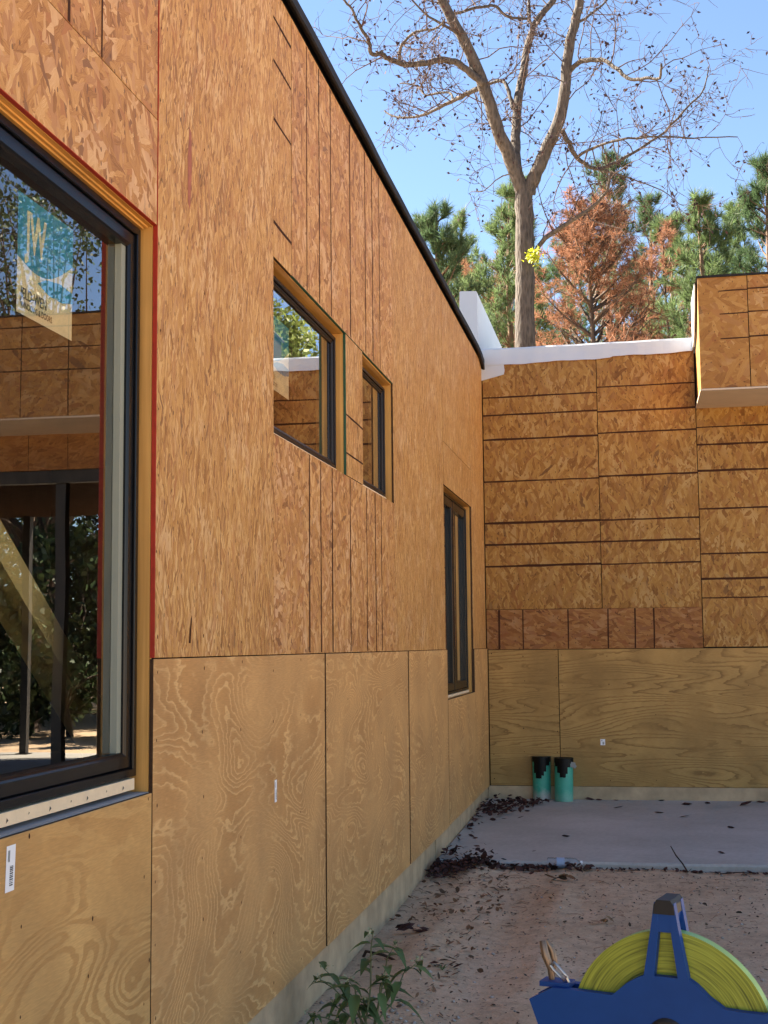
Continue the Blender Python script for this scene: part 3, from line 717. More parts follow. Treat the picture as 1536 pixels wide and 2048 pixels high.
# --- big bare tree behind the back wing; limbs traced, each limb given its own depth
TY = 25.0
def limb(pxs, dys):
    return [unp(560+x/1.574, y/1.574, 'y', TY+dy) for (x, y), dy in zip(pxs, np.linspace(dys[0], dys[1], len(pxs)))]
wz = 25.6/FPX/1.574/2
LIMBS = [  # zoomed-pixel path, depth offset start/end, widths start/end
 ([(775, 1500), (772, 1090), (770, 850), (769, 680), (768, 590)], (0, 0), (64, 56)),
 ([(768, 610), (725, 500), (690, 420), (650, 300), (610, 190), (570, 110), (515, 10), (470, -90), (430, -200)], (0, -1.5), (46, 24)),
 ([(757, 600), (742, 500), (742, 430), (748, 330), (765, 230), (775, 170), (800, 80), (860, 0), (900, -80)], (0, 1.6), (36, 18)),
 ([(780, 610), (800, 560), (835, 480), (875, 390), (895, 290), (905, 180), (925, 80), (945, 0), (955, -120)], (0, -.4), (46, 24)),
 ([(640, 265), (600, 230), (550, 195), (500, 188), (440, 202), (380, 200), (340, 185), (318, 168), (288, 170), (280, 130), (262, 100), (245, 70), (220, 20), (190, -10)], (-.7, -2.2), (24, 6)),
 ([(375, 190), (385, 140), (430, 100), (490, 90), (520, 60)], (-1.7, -2.4), (11, 5)),
 ([(655, 265), (610, 285), (560, 310), (540, 320), (490, 345), (440, 365), (370, 368), (330, 350)], (-.6, .9), (18, 5)),
 ([(545, 315), (530, 290), (460, 300), (430, 270), (380, 262)], (.2, 1.2), (9, 4)),
 ([(735, 340), (720, 290), (700, 255), (660, 265), (600, 290)], (.4, .9), (15, 8)),
 ([(915, 220), (945, 195), (990, 188), (1030, 195), (1070, 225), (1105, 250), (1150, 245), (1195, 245), (1200, 200)], (-.2, -1.8), (17, 7)),
 ([(885, 410), (910, 450), (930, 490), (965, 520), (1000, 530), (1060, 510), (1130, 470), (1210, 415), (1290, 330), (1330, 290), (1350, 210)], (0, 1.4), (17, 4)),
 ([(940, 490), (1000, 460), (1070, 440), (1190, 430), (1300, 435), (1440, 430)], (.2, -1.2), (10, 3)),
 ([(800, 800), (835, 750), (890, 715), (940, 680), (990, 645), (1030, 600), (1040, 540)], (0, -1.0), (17, 7)),
 ([(530, 50), (620, 25), (680, 20), (710, 50), (780, 60)], (.2, .8), (10, 9)),
 ([(785, 70), (785, 20), (778, -60)], (.9, 1.4), (13, 8)),
 ([(560, 105), (500, 70), (440, 30), (400, -30)], (-1, -2), (10, 4)),
 ([(925, 80), (1000, 30), (1060, -30)], (-.3, .6), (10, 5)),
 ([(750, 540), (690, 560), (640, 600), (600, 600)], (0, .8), (5, 2)),
 ([(1000, 530), (1100, 560), (1200, 600), (1270, 650)], (.4, 1.8), (6, 2)),
]
bare = tag(empty('bare_tree', (unp(1050, 690, 'y', TY)[0], TY, -.2)), 'tall bare forked tree with grey trunk behind the white parapet', 'tree')
BO = np.array([unp(1050, 690, 'y', TY)[0], TY, -.2])
tm = MB(); wm = MB(); LF = []
for li, (pts, dy, wd) in enumerate(LIMBS):
    P = [p-BO for p in limb(pts, dy)]
    if li == 0: P[0][2] = -.3
    # smooth the traced line (Catmull-Rom) and add a little wobble
    Q = []
    for i in range(len(P)-1):
        p0, p1, p2, p3 = P[max(i-1, 0)], P[i], P[i+1], P[min(i+2, len(P)-1)]
        for t in (0, .25, .5, .75): Q.append(.5*((2*p1)+(-p0+p2)*t+(2*p0-5*p1+4*p2-p3)*t*t+(-p0+3*p1-3*p2+p3)*t**3))
    Q.append(P[-1]); Q = [q+rv(.007) for q in Q]
    R = [wz*(wd[0]+(wd[1]-wd[0])*i/(len(Q)-1))*(1+.04*math.sin(i*2.1)) for i in range(len(Q))]
    if li == 0: R = [r*(1.0+.35*math.exp(-i*.6)) for i, r in enumerate(R)]
    tm.tube(Q, R, 14 if li < 4 else 8)
    if li == 0:
        continue
    step = .26 if li > 3 else .42; acc = 0
    for i in range(1, len(Q)):
        acc += np.linalg.norm(Q[i]-Q[i-1]); z = Q[i][2]
        if li in (1, 2, 3) and i < 9: continue
        while acc > step:
            acc -= step; t = nrm(Q[i]-Q[i-1]); d = nrm(np.cross(t, rv())*1.0+t*rng.uniform(.1, .7)+np.array([0, 0, rng.uniform(-.25, .35)]))
            L = rng.uniform(.6, 2.1)
            sp, sd = wander(Q[i], d, L, 7, .20, .01); r0 = min(R[i]*.5, .014)
            wm.tube(sp, [r0*(1-.75*j/7) for j in range(8)], 4, cap=False)
            for j in range(1, 8):
                for _ in range(2 if j > 2 else 1):
                    if rng.random() < .12: continue
                    d2 = nrm(sd[j]*.5+rv(.75)); L2 = rng.uniform(.22, .62)
                    s2, e2 = wander(sp[j], d2, L2, 4, .22, -.02)
                    wm.tube(s2, [.0062, .0052, .0045, .0036, .0026], 3, cap=False)
                    if rng.random() < .5:
                        s3, e3 = wander(s2[2], nrm(e2[2]+rv(.8)), L2*.6, 3, .2); wm.tube(s3, [.0042, .0036, .003, .002], 3, cap=False)
                        if rng.random() < .4: LF.append(s3[-1])
                    if rng.random() < .75: LF.append(s2[-1])
                    if rng.random() < .4: LF.append(s2[2])
tm.build('trunk', M['bark'], bare); wm.build('twigs', M['twigs'], bare)
def leaf_cloud(name, pts, L0, L1, mat, parent, flat=.6, aspect=.55):
    n = len(pts); P = np.array(pts); L = nrg.uniform(L0, L1, (n, 1))
    d = nrg.normal(size=(n, 3)); d[:, 2] -= .3; d /= np.linalg.norm(d, axis=1, keepdims=True)
    s = np.cross(d, nrg.normal(size=(n, 3))); s /= np.linalg.norm(s, axis=1, keepdims=True)
    w = L*aspect*.5
    V = np.stack([P, P+d*L*.45+s*w, P+d*L, P+d*L*.45-s*w], 1).reshape(-1, 3); k = np.arange(n)[:, None]*4
    T = np.concatenate([k+np.array([[0, 1, 2]]), k+np.array([[0, 2, 3]])], 0)
    return fast_mesh(name, V, T, mat, parent)
leaf_cloud('withered_leaves', LF, .05, .11, M['leaf_purple'], bare)
mt = unp(1068, 512, 'y', TY-.4)-BO; tag(leaf_cloud('mistletoe', [mt+rv(.07) for _ in range(160)], .05, .10, M['mistletoe'], bare), kind='stuff')

# --- pines: trunk, whorled branches, needle tufts
def tuft_template(n, L, w, spread):
    V = []; T = []
    for i in range(n):
        a = rng.uniform(0, 2*PI); e = rng.uniform(.15, 1.0)*spread; d = np.array([math.sin(e)*math.cos(a), math.sin(e)*math.sin(a), math.cos(e)])
        s = nrm(np.cross(d, rv())); b = np.array([0, 0, rng.uniform(-.4, .35)*L]); l = L*rng.uniform(.7, 1.1); k = len(V)
        V += [b-s*w/2, b+s*w/2, b+d*l]; T.append((k, k+1, k+2))
    return np.array(V), np.array(T)
TUFTS = [tuft_template(24, .27, .017, 1.1) for _ in range(5)]
FEATH = [tuft_template(16, .20, .016, 1.5) for _ in range(5)]
def place_tufts(tpls, P, D, S):
    Vs = []; Ts = []; k = 0
    for p, d, sc in zip(P, D, S):
        V, T = tpls[rng.randrange(len(tpls))]; d = nrm(d); a = nrm(np.cross(d, np.array([.3, .2, .1])+rv(.5))); b = np.cross(d, a)
        Vs.append((V*sc) @ np.stack([a, b, d])+p); Ts.append(T+k); k += len(V)
    return np.concatenate(Vs), np.concatenate(Ts)
def pine(x, y, h, crown0, rmax, label, mat, dens=1.0, rust=False, trunk_r=.16, group='pines behind the house'):
    b = np.array([x, y, -.3]); t = tag(empty('rusty_conifer' if rust else 'pine_tree', b), label, 'tree', group)
    m = MB(); lean = np.array([rng.uniform(-.02, .02), rng.uniform(-.02, .02), 0])
    ax = lambda z: np.array([0, 0, z])+lean*z+np.array([.05*math.sin(z*.9), .05*math.cos(z*.7), 0])
    zs = np.linspace(0, h, 14); m.tube([ax(z) for z in zs], [trunk_r*(1-.9*z/h)+.012 for z in zs], 8)
    P = []; D = []; Sc = []; z = crown0
    while z < h-.15:
        f = (z-crown0)/(h-crown0); rad = rmax*((1-f)**(.6 if rust else .8))*(.6+.4*min(1, f*5))+.28
        for _ in range(max(2, int(rng.choice((3, 4, 5))*dens))):
            a = rng.uniform(0, 2*PI); el = (rng.uniform(.45, .8) if rust else rng.uniform(-.05, .40)+.55*f); L = rad*rng.uniform(.55, 1.2)
            d = np.array([math.cos(a)*math.cos(el), math.sin(a)*math.cos(el), math.sin(el)])
            sp, sd = wander(ax(z), d, L, 6, .07, .05); r0 = .012+.018*L*(1.1 if rust else .8)
            m.tube(sp, [r0*(1-.8*j/6) for j in range(7)], 4, cap=False)
            for j in range(2 if rust else 3, 7):
                for _ in range(3 if rust else 2):
                    side = nrm(np.cross(sd[j], rv())); l2 = L*rng.uniform(.08, .26)*(1.1-.08*j)+.05; dd2 = nrm(sd[j]*.7+side*.8+np.array([0, 0, .25 if not rust else 0])); q = sp[j]+dd2*l2
                    m.tube([sp[j], q], [.008, .004], 3, cap=False)
                    if rng.random() < (.2 if rust else .12): continue
                    P.append(q); D.append(dd2+np.array([0, 0, .55 if not rust else -.1])); Sc.append(rng.uniform(.75, 1.25))
                    if rng.random() < .6: P.append((sp[j]+q)/2); D.append(dd2+rv(.3)); Sc.append(rng.uniform(.6, 1))
            P.append(sp[-1]); D.append(sd[-1]+np.array([0, 0, .4])); Sc.append(1.15)
        z += rng.uniform(.30, .62)/dens*max(.5, (1-f*.5))
    for k in range(5): P.append(ax(h)-np.array([0, 0, .12*k])); D.append(np.array([0, 0, 1.])+rv(.15)); Sc.append(1.2)
    m.build('trunk', M['bark_pine'] if not rust else M['bark_dark'], t)
    V, T = place_tufts(FEATH if rust else TUFTS, P, D, Sc); fast_mesh('crown', V, T, mat, t)
    return t
def at(px, py_top, Y):
    q = unp(px, py_top, 'y', Y); return q[0], q[2]+.3
PN = [ # px, top py, depth, crown base height, radius, density, pale?, label
 (862, 432, 34, 3.0, 2.56, 1.0, 0, 'dark pine at the left, just above the sloping roof edge'),
 (905, 498, 46, 3.0, 2.70, .9, 0, 'small far pine between the roof edge and the parapet'),
 (938, 440, 40, 3.0, 2.29, .8, 1, 'thin pale pine top left of the forked trunk'),
 (1003, 372, 37, 3.2, 2.70, 1.0, 1, 'tall pine directly left of the big grey trunk'),
 (1120, 470, 48, 3.5, 3.10, .9, 0, 'far pine between the grey trunk and the rusty conifer'),
 (1207, 305, 42, 5.0, 2.56, .8, 0, 'tallest pine, its spire rising above the rusty conifer'),
 (1306, 392, 45, 4.0, 2.70, .8, 0, 'slim pine spire at the right shoulder of the rusty conifer'),
 (1352, 445, 39, 3.5, 2.16, .8, 1, 'pale pine right of the rusty conifer'),
 (1412, 402, 33, 3.2, 2.29, 1.1, 1, 'bright green bushy pine above the overhanging box'),
 (1460, 412, 41, 3.2, 2.16, .9, 1, 'green pine second from the right edge'),
 (1522, 345, 35, 3.5, 2.56, 1.1, 0, 'dark tall pine at the right edge of the picture'),
 (1035, 455, 56, 3.0, 3.0, .9, 1, 'far pine seen through gaps behind the big grey trunk'),
 (1160, 500, 60, 3.0, 3.2, .9, 0, 'far pine behind the rusty conifer on its left'),
 (1380, 480, 58, 3.0, 3.2, .9, 0, 'far pine behind the gap left of the overhanging box'),
 (1240, 450, 62, 3.0, 3.2, .9, 1, 'farthest pine above the middle of the back wall'),
 (1075, 545, 52, 3.0, 3.51, .9, 1, 'low far pine behind the foot of the grey trunk'),
 (1270, 520, 55, 3.0, 3.78, .9, 0, 'low far pine behind the rusty conifer on its right'),
 (985, 560, 50, 3.0, 3.24, .9, 1, 'low far pine behind the white parapet'),
]
for px, py, Y, c0, rm, dn, pale, lab in PN:
    x, h = at(px, py, Y); pine(x, Y, h, c0, rm, lab, M['needles_b' if pale else 'needles'], dn, False, .10+.006*h)
x, h = at(1188, 405, 31); pine(x, 31, h, 2.6, 2.9, 'rust-brown dying conifer right of the big grey trunk', M['rust'], 1.15, True, .15, 'rusty conifers')
x, h = at(955, 520, 38); pine(x, 38, h, 3.0, 2.2, 'small rusty conifer behind the white parapet', M['rust'], .6, True, .09, 'rusty conifers')
x, h = at(1335, 470, 37); pine(x, 37, h, 3.0, 1.9, 'small rusty conifer beside the overhanging box', M['rust'], .6, True, .09, 'rusty conifers')

# --- broadleaf trees and shrubs beyond the breezeway (seen mirrored in the windows)
def broad(x, y, h, r, label, mat, leaves, lsize, trunk_r, clump_n=60, zc=None, name='oak_tree', group='trees beyond the breezeway', bark='bark_dark'):
    b = np.array([x, y, -.35]); t = tag(empty(name, b), label, 'tree' if 'tree' in name else 'shrub', group); m = MB(); LP_ = []
    zc = zc or h*.62; top, _ = wander((0, 0, 0), (0, 0, 1), zc*.62, 6, .05, .05)
    m.tube(top, [trunk_r*(1-.08*i) for i in range(7)], 9)
    for c in range(clump_n):
        a = rng.uniform(0, 2*PI); u = rng.uniform(-.75, 1); rr = math.sqrt(max(0, 1-u*u))*rng.uniform(.45, 1.05)
        cp = np.array([r*rr*math.cos(a), r*rr*math.sin(a), zc+(h-zc)*u*(1 if u > 0 else .8)])
        st = top[rng.randrange(3, 7)]
        br_ = [st, st*.6+cp*.4+rv(.15)+np.array([0, 0, .1*h*rng.random()]), st*.25+cp*.75+rv(.12), cp]; m.tube(br_, [trunk_r*.30, trunk_r*.2, trunk_r*.10, .008], 4, cap=False)
        cr = r*rng.uniform(.13, .26)
        for _ in range(5):
            e = cp+nrm(rv())*cr; m.tube([cp, (cp+e)/2+rv(.04), e], [.010, .007, .004], 3, cap=False)
        for _ in range(leaves//clump_n): LP_.append(cp+rv(cr*.55))
    m.build('trunk', M[bark], t); leaf_cloud('crown', LP_, lsize*.7, lsize*1.2, M[mat], t)
broad(9.9, 24.0, 10.5, 3.4, 'evergreen oak beyond the breezeway, mirrored high in the big window', 'oak', 11000, .12, .26, 80, 6.6)
broad(13.6, 25.5, 9.5, 3.2, 'second evergreen oak farther right beyond the breezeway', 'oak', 9000, .12, .24, 70, 6.2)
broad(6.2, 27.5, 8.6, 2.6, 'leafy olive-green tree mirrored in the small windows', 'olive', 20000, .15, .20, 110, 4.6)
broad(7.8, 30.5, 9.6, 2.8, 'taller olive-green tree behind the mirrored one', 'olive', 20000, .15, .20, 110, 5.2)
broad(4.6, 30.0, 8.4, 2.2, 'olive-green tree just right of the picture behind the box', 'olive', 14000, .15, .18, 80, 4.6)
SH = [(6.3, 21.6, 3.4, 1.5), (8.4, 22.6, 3.6, 1.6), (10.6, 27.0, 4.0, 2.0), (11.6, 23.2, 3.6, 1.9), (15.2, 28.5, 4.2, 2.1), (7.0, 29.0, 4.4, 2.0), (10.2, 31.5, 5.2, 2.5), (13.2, 31.5, 5.0, 2.5), (17.6, 27.0, 4.6, 2.4), (20.0, 31.0, 5.6, 2.8),
      (8.4, 35.0, 6.4, 2.6), (11.6, 36.5, 6.8, 2.8), (15.0, 36.0, 6.6, 2.8), (18.2, 37.0, 6.8, 3.0), (22.5, 36.0, 7.0, 3.0)]
SL = ['nearest left', 'left', 'middle', 'middle front', 'right', 'rear left', 'rear middle', 'rear right', 'far right', 'outermost right', 'back row first', 'back row second', 'back row third', 'back row fourth', 'back row fifth']
for (x, y, h, r), w_ in zip(SH, SL):
    broad(x, y, h, r, 'dark evergreen shrub beyond the breezeway, %s of the thicket' % w_, 'oak', 5200, .17, .07, 40, h*.46, 'evergreen_shrub', 'shrubs beyond the breezeway')

# ------------------------------------------------------------------ small things on the slab and the ground
M['pipe'] = mat_plain('green_pipe', (.035, .36, .25), .45, .5, noise=.12, nscale=9)
M['pipe_dusty'] = None
def mat_pipe(name, dust):
    a = NT(name); tc = a.n('TexCoord').outputs['Object']
    z = a.n('SeparateXYZ', {0: tc}).outputs[2]
    nz = a.n('TexNoise', {'Vector': tc, 'Scale': 14.0, 'Detail': 5.0}).outputs[0]
    k = a.math('ADD', a.math('MULTIPLY', z, -7.0), a.math('MULTIPLY', nz, 1.6))
    f = a.ramp(k, [(.05, g3(0)), (.75, g3(dust))])
    c = a.mixc(f, (.035, .36, .25), (.42, .40, .36))
    c = a.mixc(1.0, c, a.ramp(nz, [(.3, g3(.88)), (.7, g3(1.06))]), 'MULTIPLY')
    a.set(Base_Color=c, Roughness=.45); return a.m
M['tape'] = mat_plain('black_tape', (.003, .003, .003), .45, .2, noise=.3, nscale=30, bump=.4)
M['clip'] = mat_plain('grey_plastic', (.30, .29, .27), .5, .4)
def pipe(px, py, r, h, dust, label, skirt, tilt, tab=False):
    b = unp(px, py, 'z', -.097); b[1] += r; b[2] = slab_z(b[1])+.001
    t = tag(empty('pipe_stub', b), label, 'pipe', 'taped green pipe stubs in the corner')
    n = 40; m = MB()
    O = [(r*math.cos(2*PI*i/n), r*math.sin(2*PI*i/n)) for i in range(n)]; I = [(x*.93, y*.93) for x, y in O]
    for i in range(n):
        j = (i+1) % n
        m.add([(*O[i], 0), (*O[j], 0), (*O[j], h), (*O[i], h)], None, 0, True); m.add([(*I[j], 0), (*I[i], 0), (*I[i], h), (*I[j], h)], None, 0, True)
        m.add([(*O[i], h), (*O[j], h), (*I[j], h), (*I[i], h)]); m.add([(*O[j], 0), (*O[i], 0), (*I[i], 0), (*I[j], 0)])
    m.build('pipe', mat_pipe('pipe_plastic', dust), t)
    m = MB(); R = r+.003; hh = h+.006; K = 96
    ang = [2*PI*i/K for i in range(K)]
    def low(a):                                   # ragged lower edge of the tape, a=0 faces the camera
        u = (a+PI) % (2*PI)-PI
        for lo, hi, d in skirt:
            if lo <= u < hi: return hh-d
        return hh-.045
    for i in range(K):
        a0, a1 = ang[i], ang[(i+1) % K]; am = a0+PI/K; z0 = low(am)+rng.uniform(-.002, .002)
        f = lambda a, z, q=R: (q*math.sin(a), -q*math.cos(a), z)
        m.add([f(a0, z0), f(a1, z0), f(a1, hh), f(a0, hh)], None, 0, False)
        z1 = low(am+2*PI/K)
        if abs(z1-z0) > .004: m.add([f(a1, min(z0, z1)), f(a1, max(z0, z1)), f(a1, max(z0, z1), r), f(a1, min(z0, z1), r)])
    m.add([(R*math.sin(a), -R*math.cos(a), hh-.004+.008*(i % 2)*.2) for i, a in enumerate(ang)])
    m.build('tape_cap', M['tape'], t)
    if tab:
        m = MB(); m.obox((r*.96, -r*.55, hh-.055), (.022, 0, -.004), (0, .008, 0), (.004, 0, .022)); m.obox((r*1.22, -r*.6, hh-.066), (.008, .002, -.012), (0, .008, 0), (.008, 0, .010)); m.build('tape_tab', M['clip'], t)
    t.rotation_euler = (0, tilt, 0)
    return t
D = math.radians
pipe(1083, 1602, .079, .365, .95, 'left taped green pipe stub, dusty grey at its foot, on slab',
     [(D(-48), D(-32), .14), (D(-32), D(2), .185), (D(2), D(20), .160), (D(20), D(34), .125), (D(34), D(60), .075)], .0)
pipe(1127, 1605, .079, .362, .25, 'right taped green pipe stub with grey tab, clean green foot',
     [(D(-62), D(-40), .07), (D(-40), D(-24), .125), (D(-24), D(16), .162), (D(16), D(27), .13), (D(27), D(44), .075)], .018, True)

# clear plastic bottle lying at the slab edge
a_ = NT('clear_plastic'); gl = a_.n('BsdfGlass', {'Color': (.93, .96, 1, 1), 'Roughness': .08, 'IOR': 1.25}); tr = a_.n('BsdfTransparent')
mx = a_.n('MixShader', {0: .55, 1: tr.outputs[0], 2: gl.outputs[0]}); a_.t.links.new(mx.outputs[0], a_.out.inputs['Surface']); M['clear'] = a_.m
b0 = unp(1104, 1720, 'z', -.14); b1_ = unp(1160, 1721, 'z', -.14); b0[1] = b1_[1] = 8.745; gz = max(ground_z(b0[0], 8.74), ground_z(b1_[0], 8.74))
bt = tag(empty('plastic_bottle', ((b0[0]+b1_[0])/2, 8.745, gz)), 'clear empty plastic bottle lying against the slab edge', 'bottle')
m = MB(); prof = [(-.110, .004), (-.110, .028), (-.104, .033), (-.07, .033), (-.062, .030), (-.054, .033), (-.02, .033), (-.012, .030), (-.004, .033), (.05, .033), (.075, .026), (.092, .013), (.100, .012)]
def lathe(m, prof, n=18, c=(0, 0, .034), mi=0):
    for (x0, r0), (x1, r1) in zip(prof, prof[1:]):
        for i in range(n):
            t0, t1 = 2*PI*i/n, 2*PI*(i+1)/n
            q = lambda x, r, t: (x+c[0], r*math.cos(t)+c[1], r*math.sin(t)+c[2])
            m.add([q(x0, r0, t0), q(x0, r0, t1), q(x1, r1, t1), q(x1, r1, t0)], None, mi, True)
lathe(m, prof); m.build('bottle_body', M['clear'], bt)
m = MB(); lathe(m, [(.098, .0), (.098, .0145), (.113, .0145), (.113, 0)]); m.build('cap', M['white'], bt)
m = MB(); lathe(m, [(-.05, .0335), (.0, .0335)]); m.build('bottle_label', mat_plain('bottle_label', (.30, .38, .52), .4, .4), bt)
bt.rotation_euler = (0, 0, .06)

# dead leaves
M['leaf_dead'] = mat_leaf('dead_leaf', (.060, .026, .022), .5, .8, .1)
M['leaf_tan'] = mat_leaf('tan_leaf', (.16, .085, .045), .5, .8, .1)
M['bits'] = mat_leaf('soil_bits', (.12, .08, .055), .6, .9, .0)
M['straw'] = mat_leaf('pine_straw', (.22, .13, .07), .4, .8, .0)
def leaf_soup(items, curl=.5):
    """items: (pos, length, width, yaw, tilt, roll) -> vertices and triangles of curled pointed leaves"""
    V = []; T = []
    for p, L, w, yaw, tilt, roll in items:
        Rm = np.array(Matrix.Rotation(yaw, 3, 'Z') @ Matrix.Rotation(tilt, 3, 'Y') @ Matrix.Rotation(roll, 3, 'X'))
        c = curl*rng.uniform(.3, 1.4); k = len(V)
        loc = [(-.5, 0, .10*c), (-.18, .42, .22*c), (-.18, 0, 0), (-.18, -.42, .22*c), (.2, .38, .20*c), (.2, 0, .02), (.2, -.38, .22*c), (.55, 0, .22*c)]
        for (x, y, z) in loc: V.append(Rm @ np.array([x*L, y*w, z*L*.55])+p)
        T += [(k+a, k+b, k+c_) for a, b, c_ in ((0, 2, 1), (0, 3, 2), (1, 2, 5), (1, 5, 4), (2, 3, 6), (2, 6, 5), (4, 5, 7), (5, 6, 7))]
    return V, T
def surf(x, y): return slab_z(y) if y > 8.82 else ground_z(x, y)
def scatter(n, fx, L0, L1, zup=.0, pile=0.0):
    it = []
    for i in range(n):
        x, y = fx(); L = rng.uniform(L0, L1)
        if x < .012: x = .012+rng.random()*.05
        it.append((np.array([x, y, surf(x, y)+.004+zup*rng.random()+pile*rng.random()]), L, L*rng.uniform(.4, .75), rng.uniform(0, 6.28), rng.gauss(0, .35), rng.gauss(0, .5)))
    return it
# heap in the inner corner of the slab
def heap(cx, cy, sx, sy): return lambda: (abs(rng.gauss(cx, sx)), min(rng.gauss(cy, sy), YB-.03))
V, T = leaf_soup(scatter(220, heap(.20, 11.15, .11, .25), .03, .065, .02, .04)+scatter(60, heap(.36, 11.55, .09, .10), .04, .08, .01, .03)+scatter(26, heap(.05, 10.3, .04, .4), .03, .06, .01))
tag(fast_mesh('leaf_heap', V, T, M['leaf_dead']), 'dark red-brown leaf heap in the inner corner of the slab', 'leaves', kind='stuff')
V, T = leaf_soup(scatter(430, heap(.13, 8.60, .12, .18), .02, .065, .02, .045)+scatter(160, lambda: (rng.uniform(.2, 1.0)**1.0, 8.76-abs(rng.gauss(0, .07))), .03, .07, .01, .02)+scatter(120, lambda: (rng.uniform(1.0, 2.6), 8.75-abs(rng.gauss(0, .04))), .02, .05, .01))
tag(fast_mesh('leaf_heap', V, T, M['leaf_dead']), 'dark leaf drift along the front edge of the slab', 'leaves', kind='stuff')
V, T = leaf_soup(scatter(110, lambda: (abs(rng.gauss(.18, .10)), rng.uniform(7.0, 8.6)), .015, .05, .012, .02)+scatter(110, lambda: (rng.gauss(.47, .05), rng.uniform(5.6, 8.5)), .015, .05, .01, .01)+scatter(24, lambda: (rng.uniform(.05, .6), rng.uniform(4.8, 7)), .015, .05, .01))
tag(fast_mesh('leaf_litter', V, T, M['leaf_tan']), 'brown litter band on the sand beside the left footing', 'leaves', kind='stuff')
V, T = leaf_soup(scatter(2600, lambda: (rng.uniform(.1, 2.9), rng.uniform(4.3, 8.75)), .004, .020, .002)+scatter(130, lambda: (rng.uniform(.1, 2.9), rng.uniform(4.3, 8.75)), .018, .035, .003), .3)
tag(fast_mesh('ground_bits', V, T, M['bits']), 'scattered dark bits of bark and leaf on the sand', 'litter', kind='stuff')
m = MB()
for i in range(330):
    x, y = (rng.uniform(.3, 2.8), rng.uniform(4.4, 8.7)) if i < 210 else (rng.gauss(.36, .28), rng.gauss(8.1, .45))
    x = max(x, .05); y = min(y, 8.7); a = rng.uniform(0, PI); L = rng.uniform(.03, .10); z = ground_z(x, y)+.004
    m.tube([(x, y, z), (x+L*.5*math.cos(a)+rng.uniform(-.01, .01), y+L*.5*math.sin(a), z+.006), (x+L*math.cos(a+.2), y+L*math.sin(a+.2), z+.001)], .0013, 3, cap=False)
tag(m.build('pine_straw', M['straw']), 'fine tan pine straw strewn over the sand', 'litter', kind='stuff')
V = []; T = []
for i in range(420):                                               # pebbles and crumbs of mortar
    if i < 210: x, y = abs(rng.gauss(.33, .13)), rng.gauss(4.95, .35)
    else: x, y = rng.uniform(.1, 2.9), rng.uniform(4.4, 8.7)
    x = max(x, .02); r = rng.uniform(.003, .011); k = len(V); z = ground_z(x, y)+r*.3
    for d in ((1, 0, 0), (-1, 0, 0), (0, 1, 0), (0, -1, 0), (0, 0, 1), (0, 0, -1)): V.append((x+d[0]*r*rng.uniform(.7, 1.4), y+d[1]*r*rng.uniform(.7, 1.4), z+d[2]*r*rng.uniform(.5, 1)))
    T += [(k+a, k+b, k+c) for a, b, c in ((0, 2, 4), (2, 1, 4), (1, 3, 4), (3, 0, 4), (2, 0, 5), (1, 2, 5), (3, 1, 5), (0, 3, 5))]
tag(fast_mesh('pebbles', V, T, mat_leaf('pebble', (.42, .36, .31), .35, .9, 0)), 'small pale pebbles and crumbs on the sand', 'pebbles', kind='stuff')

# single dead leaves lying on the slab, each one a thing
LP = [((1180, 1597), .085, 'dark curled leaf nearest the right pipe, at foot of back wall'), ((1198, 1599), .06, 'dark flat leaf second to the right of the pipes'),
      ((1232, 1599), .05, 'small dark leaf at the back wall under the sticker'), ((1255, 1601), .03, 'tiny leaf crumb beside the back footing'),
      ((1322, 1597), .06, 'dark leaf at foot of the wide plywood sheet'), ((1373, 1610), .09, 'brown folded leaf right of middle near back wall'),
      ((1415, 1608), .055, 'small brown leaf on the slab beside the folded one'), ((1492, 1611), .12, 'large brown leaf on the slab at right'),
      ((1522, 1605), .08, 'dark leaf at the right edge by the footing'), ((1370, 1634), .10, 'grey-brown leaf on the open middle of the slab'),
      ((1131, 1674), .06, 'reddish upright leaf alone near the slab front'), ((1237, 1616), .09, 'thin straw-like leaf behind the slab middle'),
      ((1318, 1626), .08, 'thin dark twig-like leaf on the slab'), ((1461, 1657), .06, 'flat grey leaf on the slab at right'),
      ((1068, 1703), .03, 'tiny leaf near the front left of slab'), ((1442, 1708), .05, 'flat leaf at the front right slab edge'),
      ((935, 1640), .07, 'dark leaf on the slab by the left wall'), ((930, 1652), .06, 'crumpled leaf nearest the left wall footing')]
for (pp, L, lab) in LP:
    p = unp(pp[0], pp[1], 'z', -.11); p = unp(pp[0], pp[1], 'z', slab_z(min(p[1], YB)))
    p[1] = min(p[1], YB-.04); p[0] = max(p[0], .04)
    V, T = leaf_soup([(np.zeros(3), L, L*rng.uniform(.45, .7), rng.uniform(-.5, .5), rng.gauss(0, .15), rng.gauss(0, .3))], 1.0)
    V = np.array(V); V[:, 2] -= V[:, 2].min()-.001
    o = fast_mesh('dead_leaf', V, T, M['leaf_dead']); o.location = (p[0], p[1], slab_z(p[1])); tag(o, lab, 'leaf', 'dead leaves on the slab')
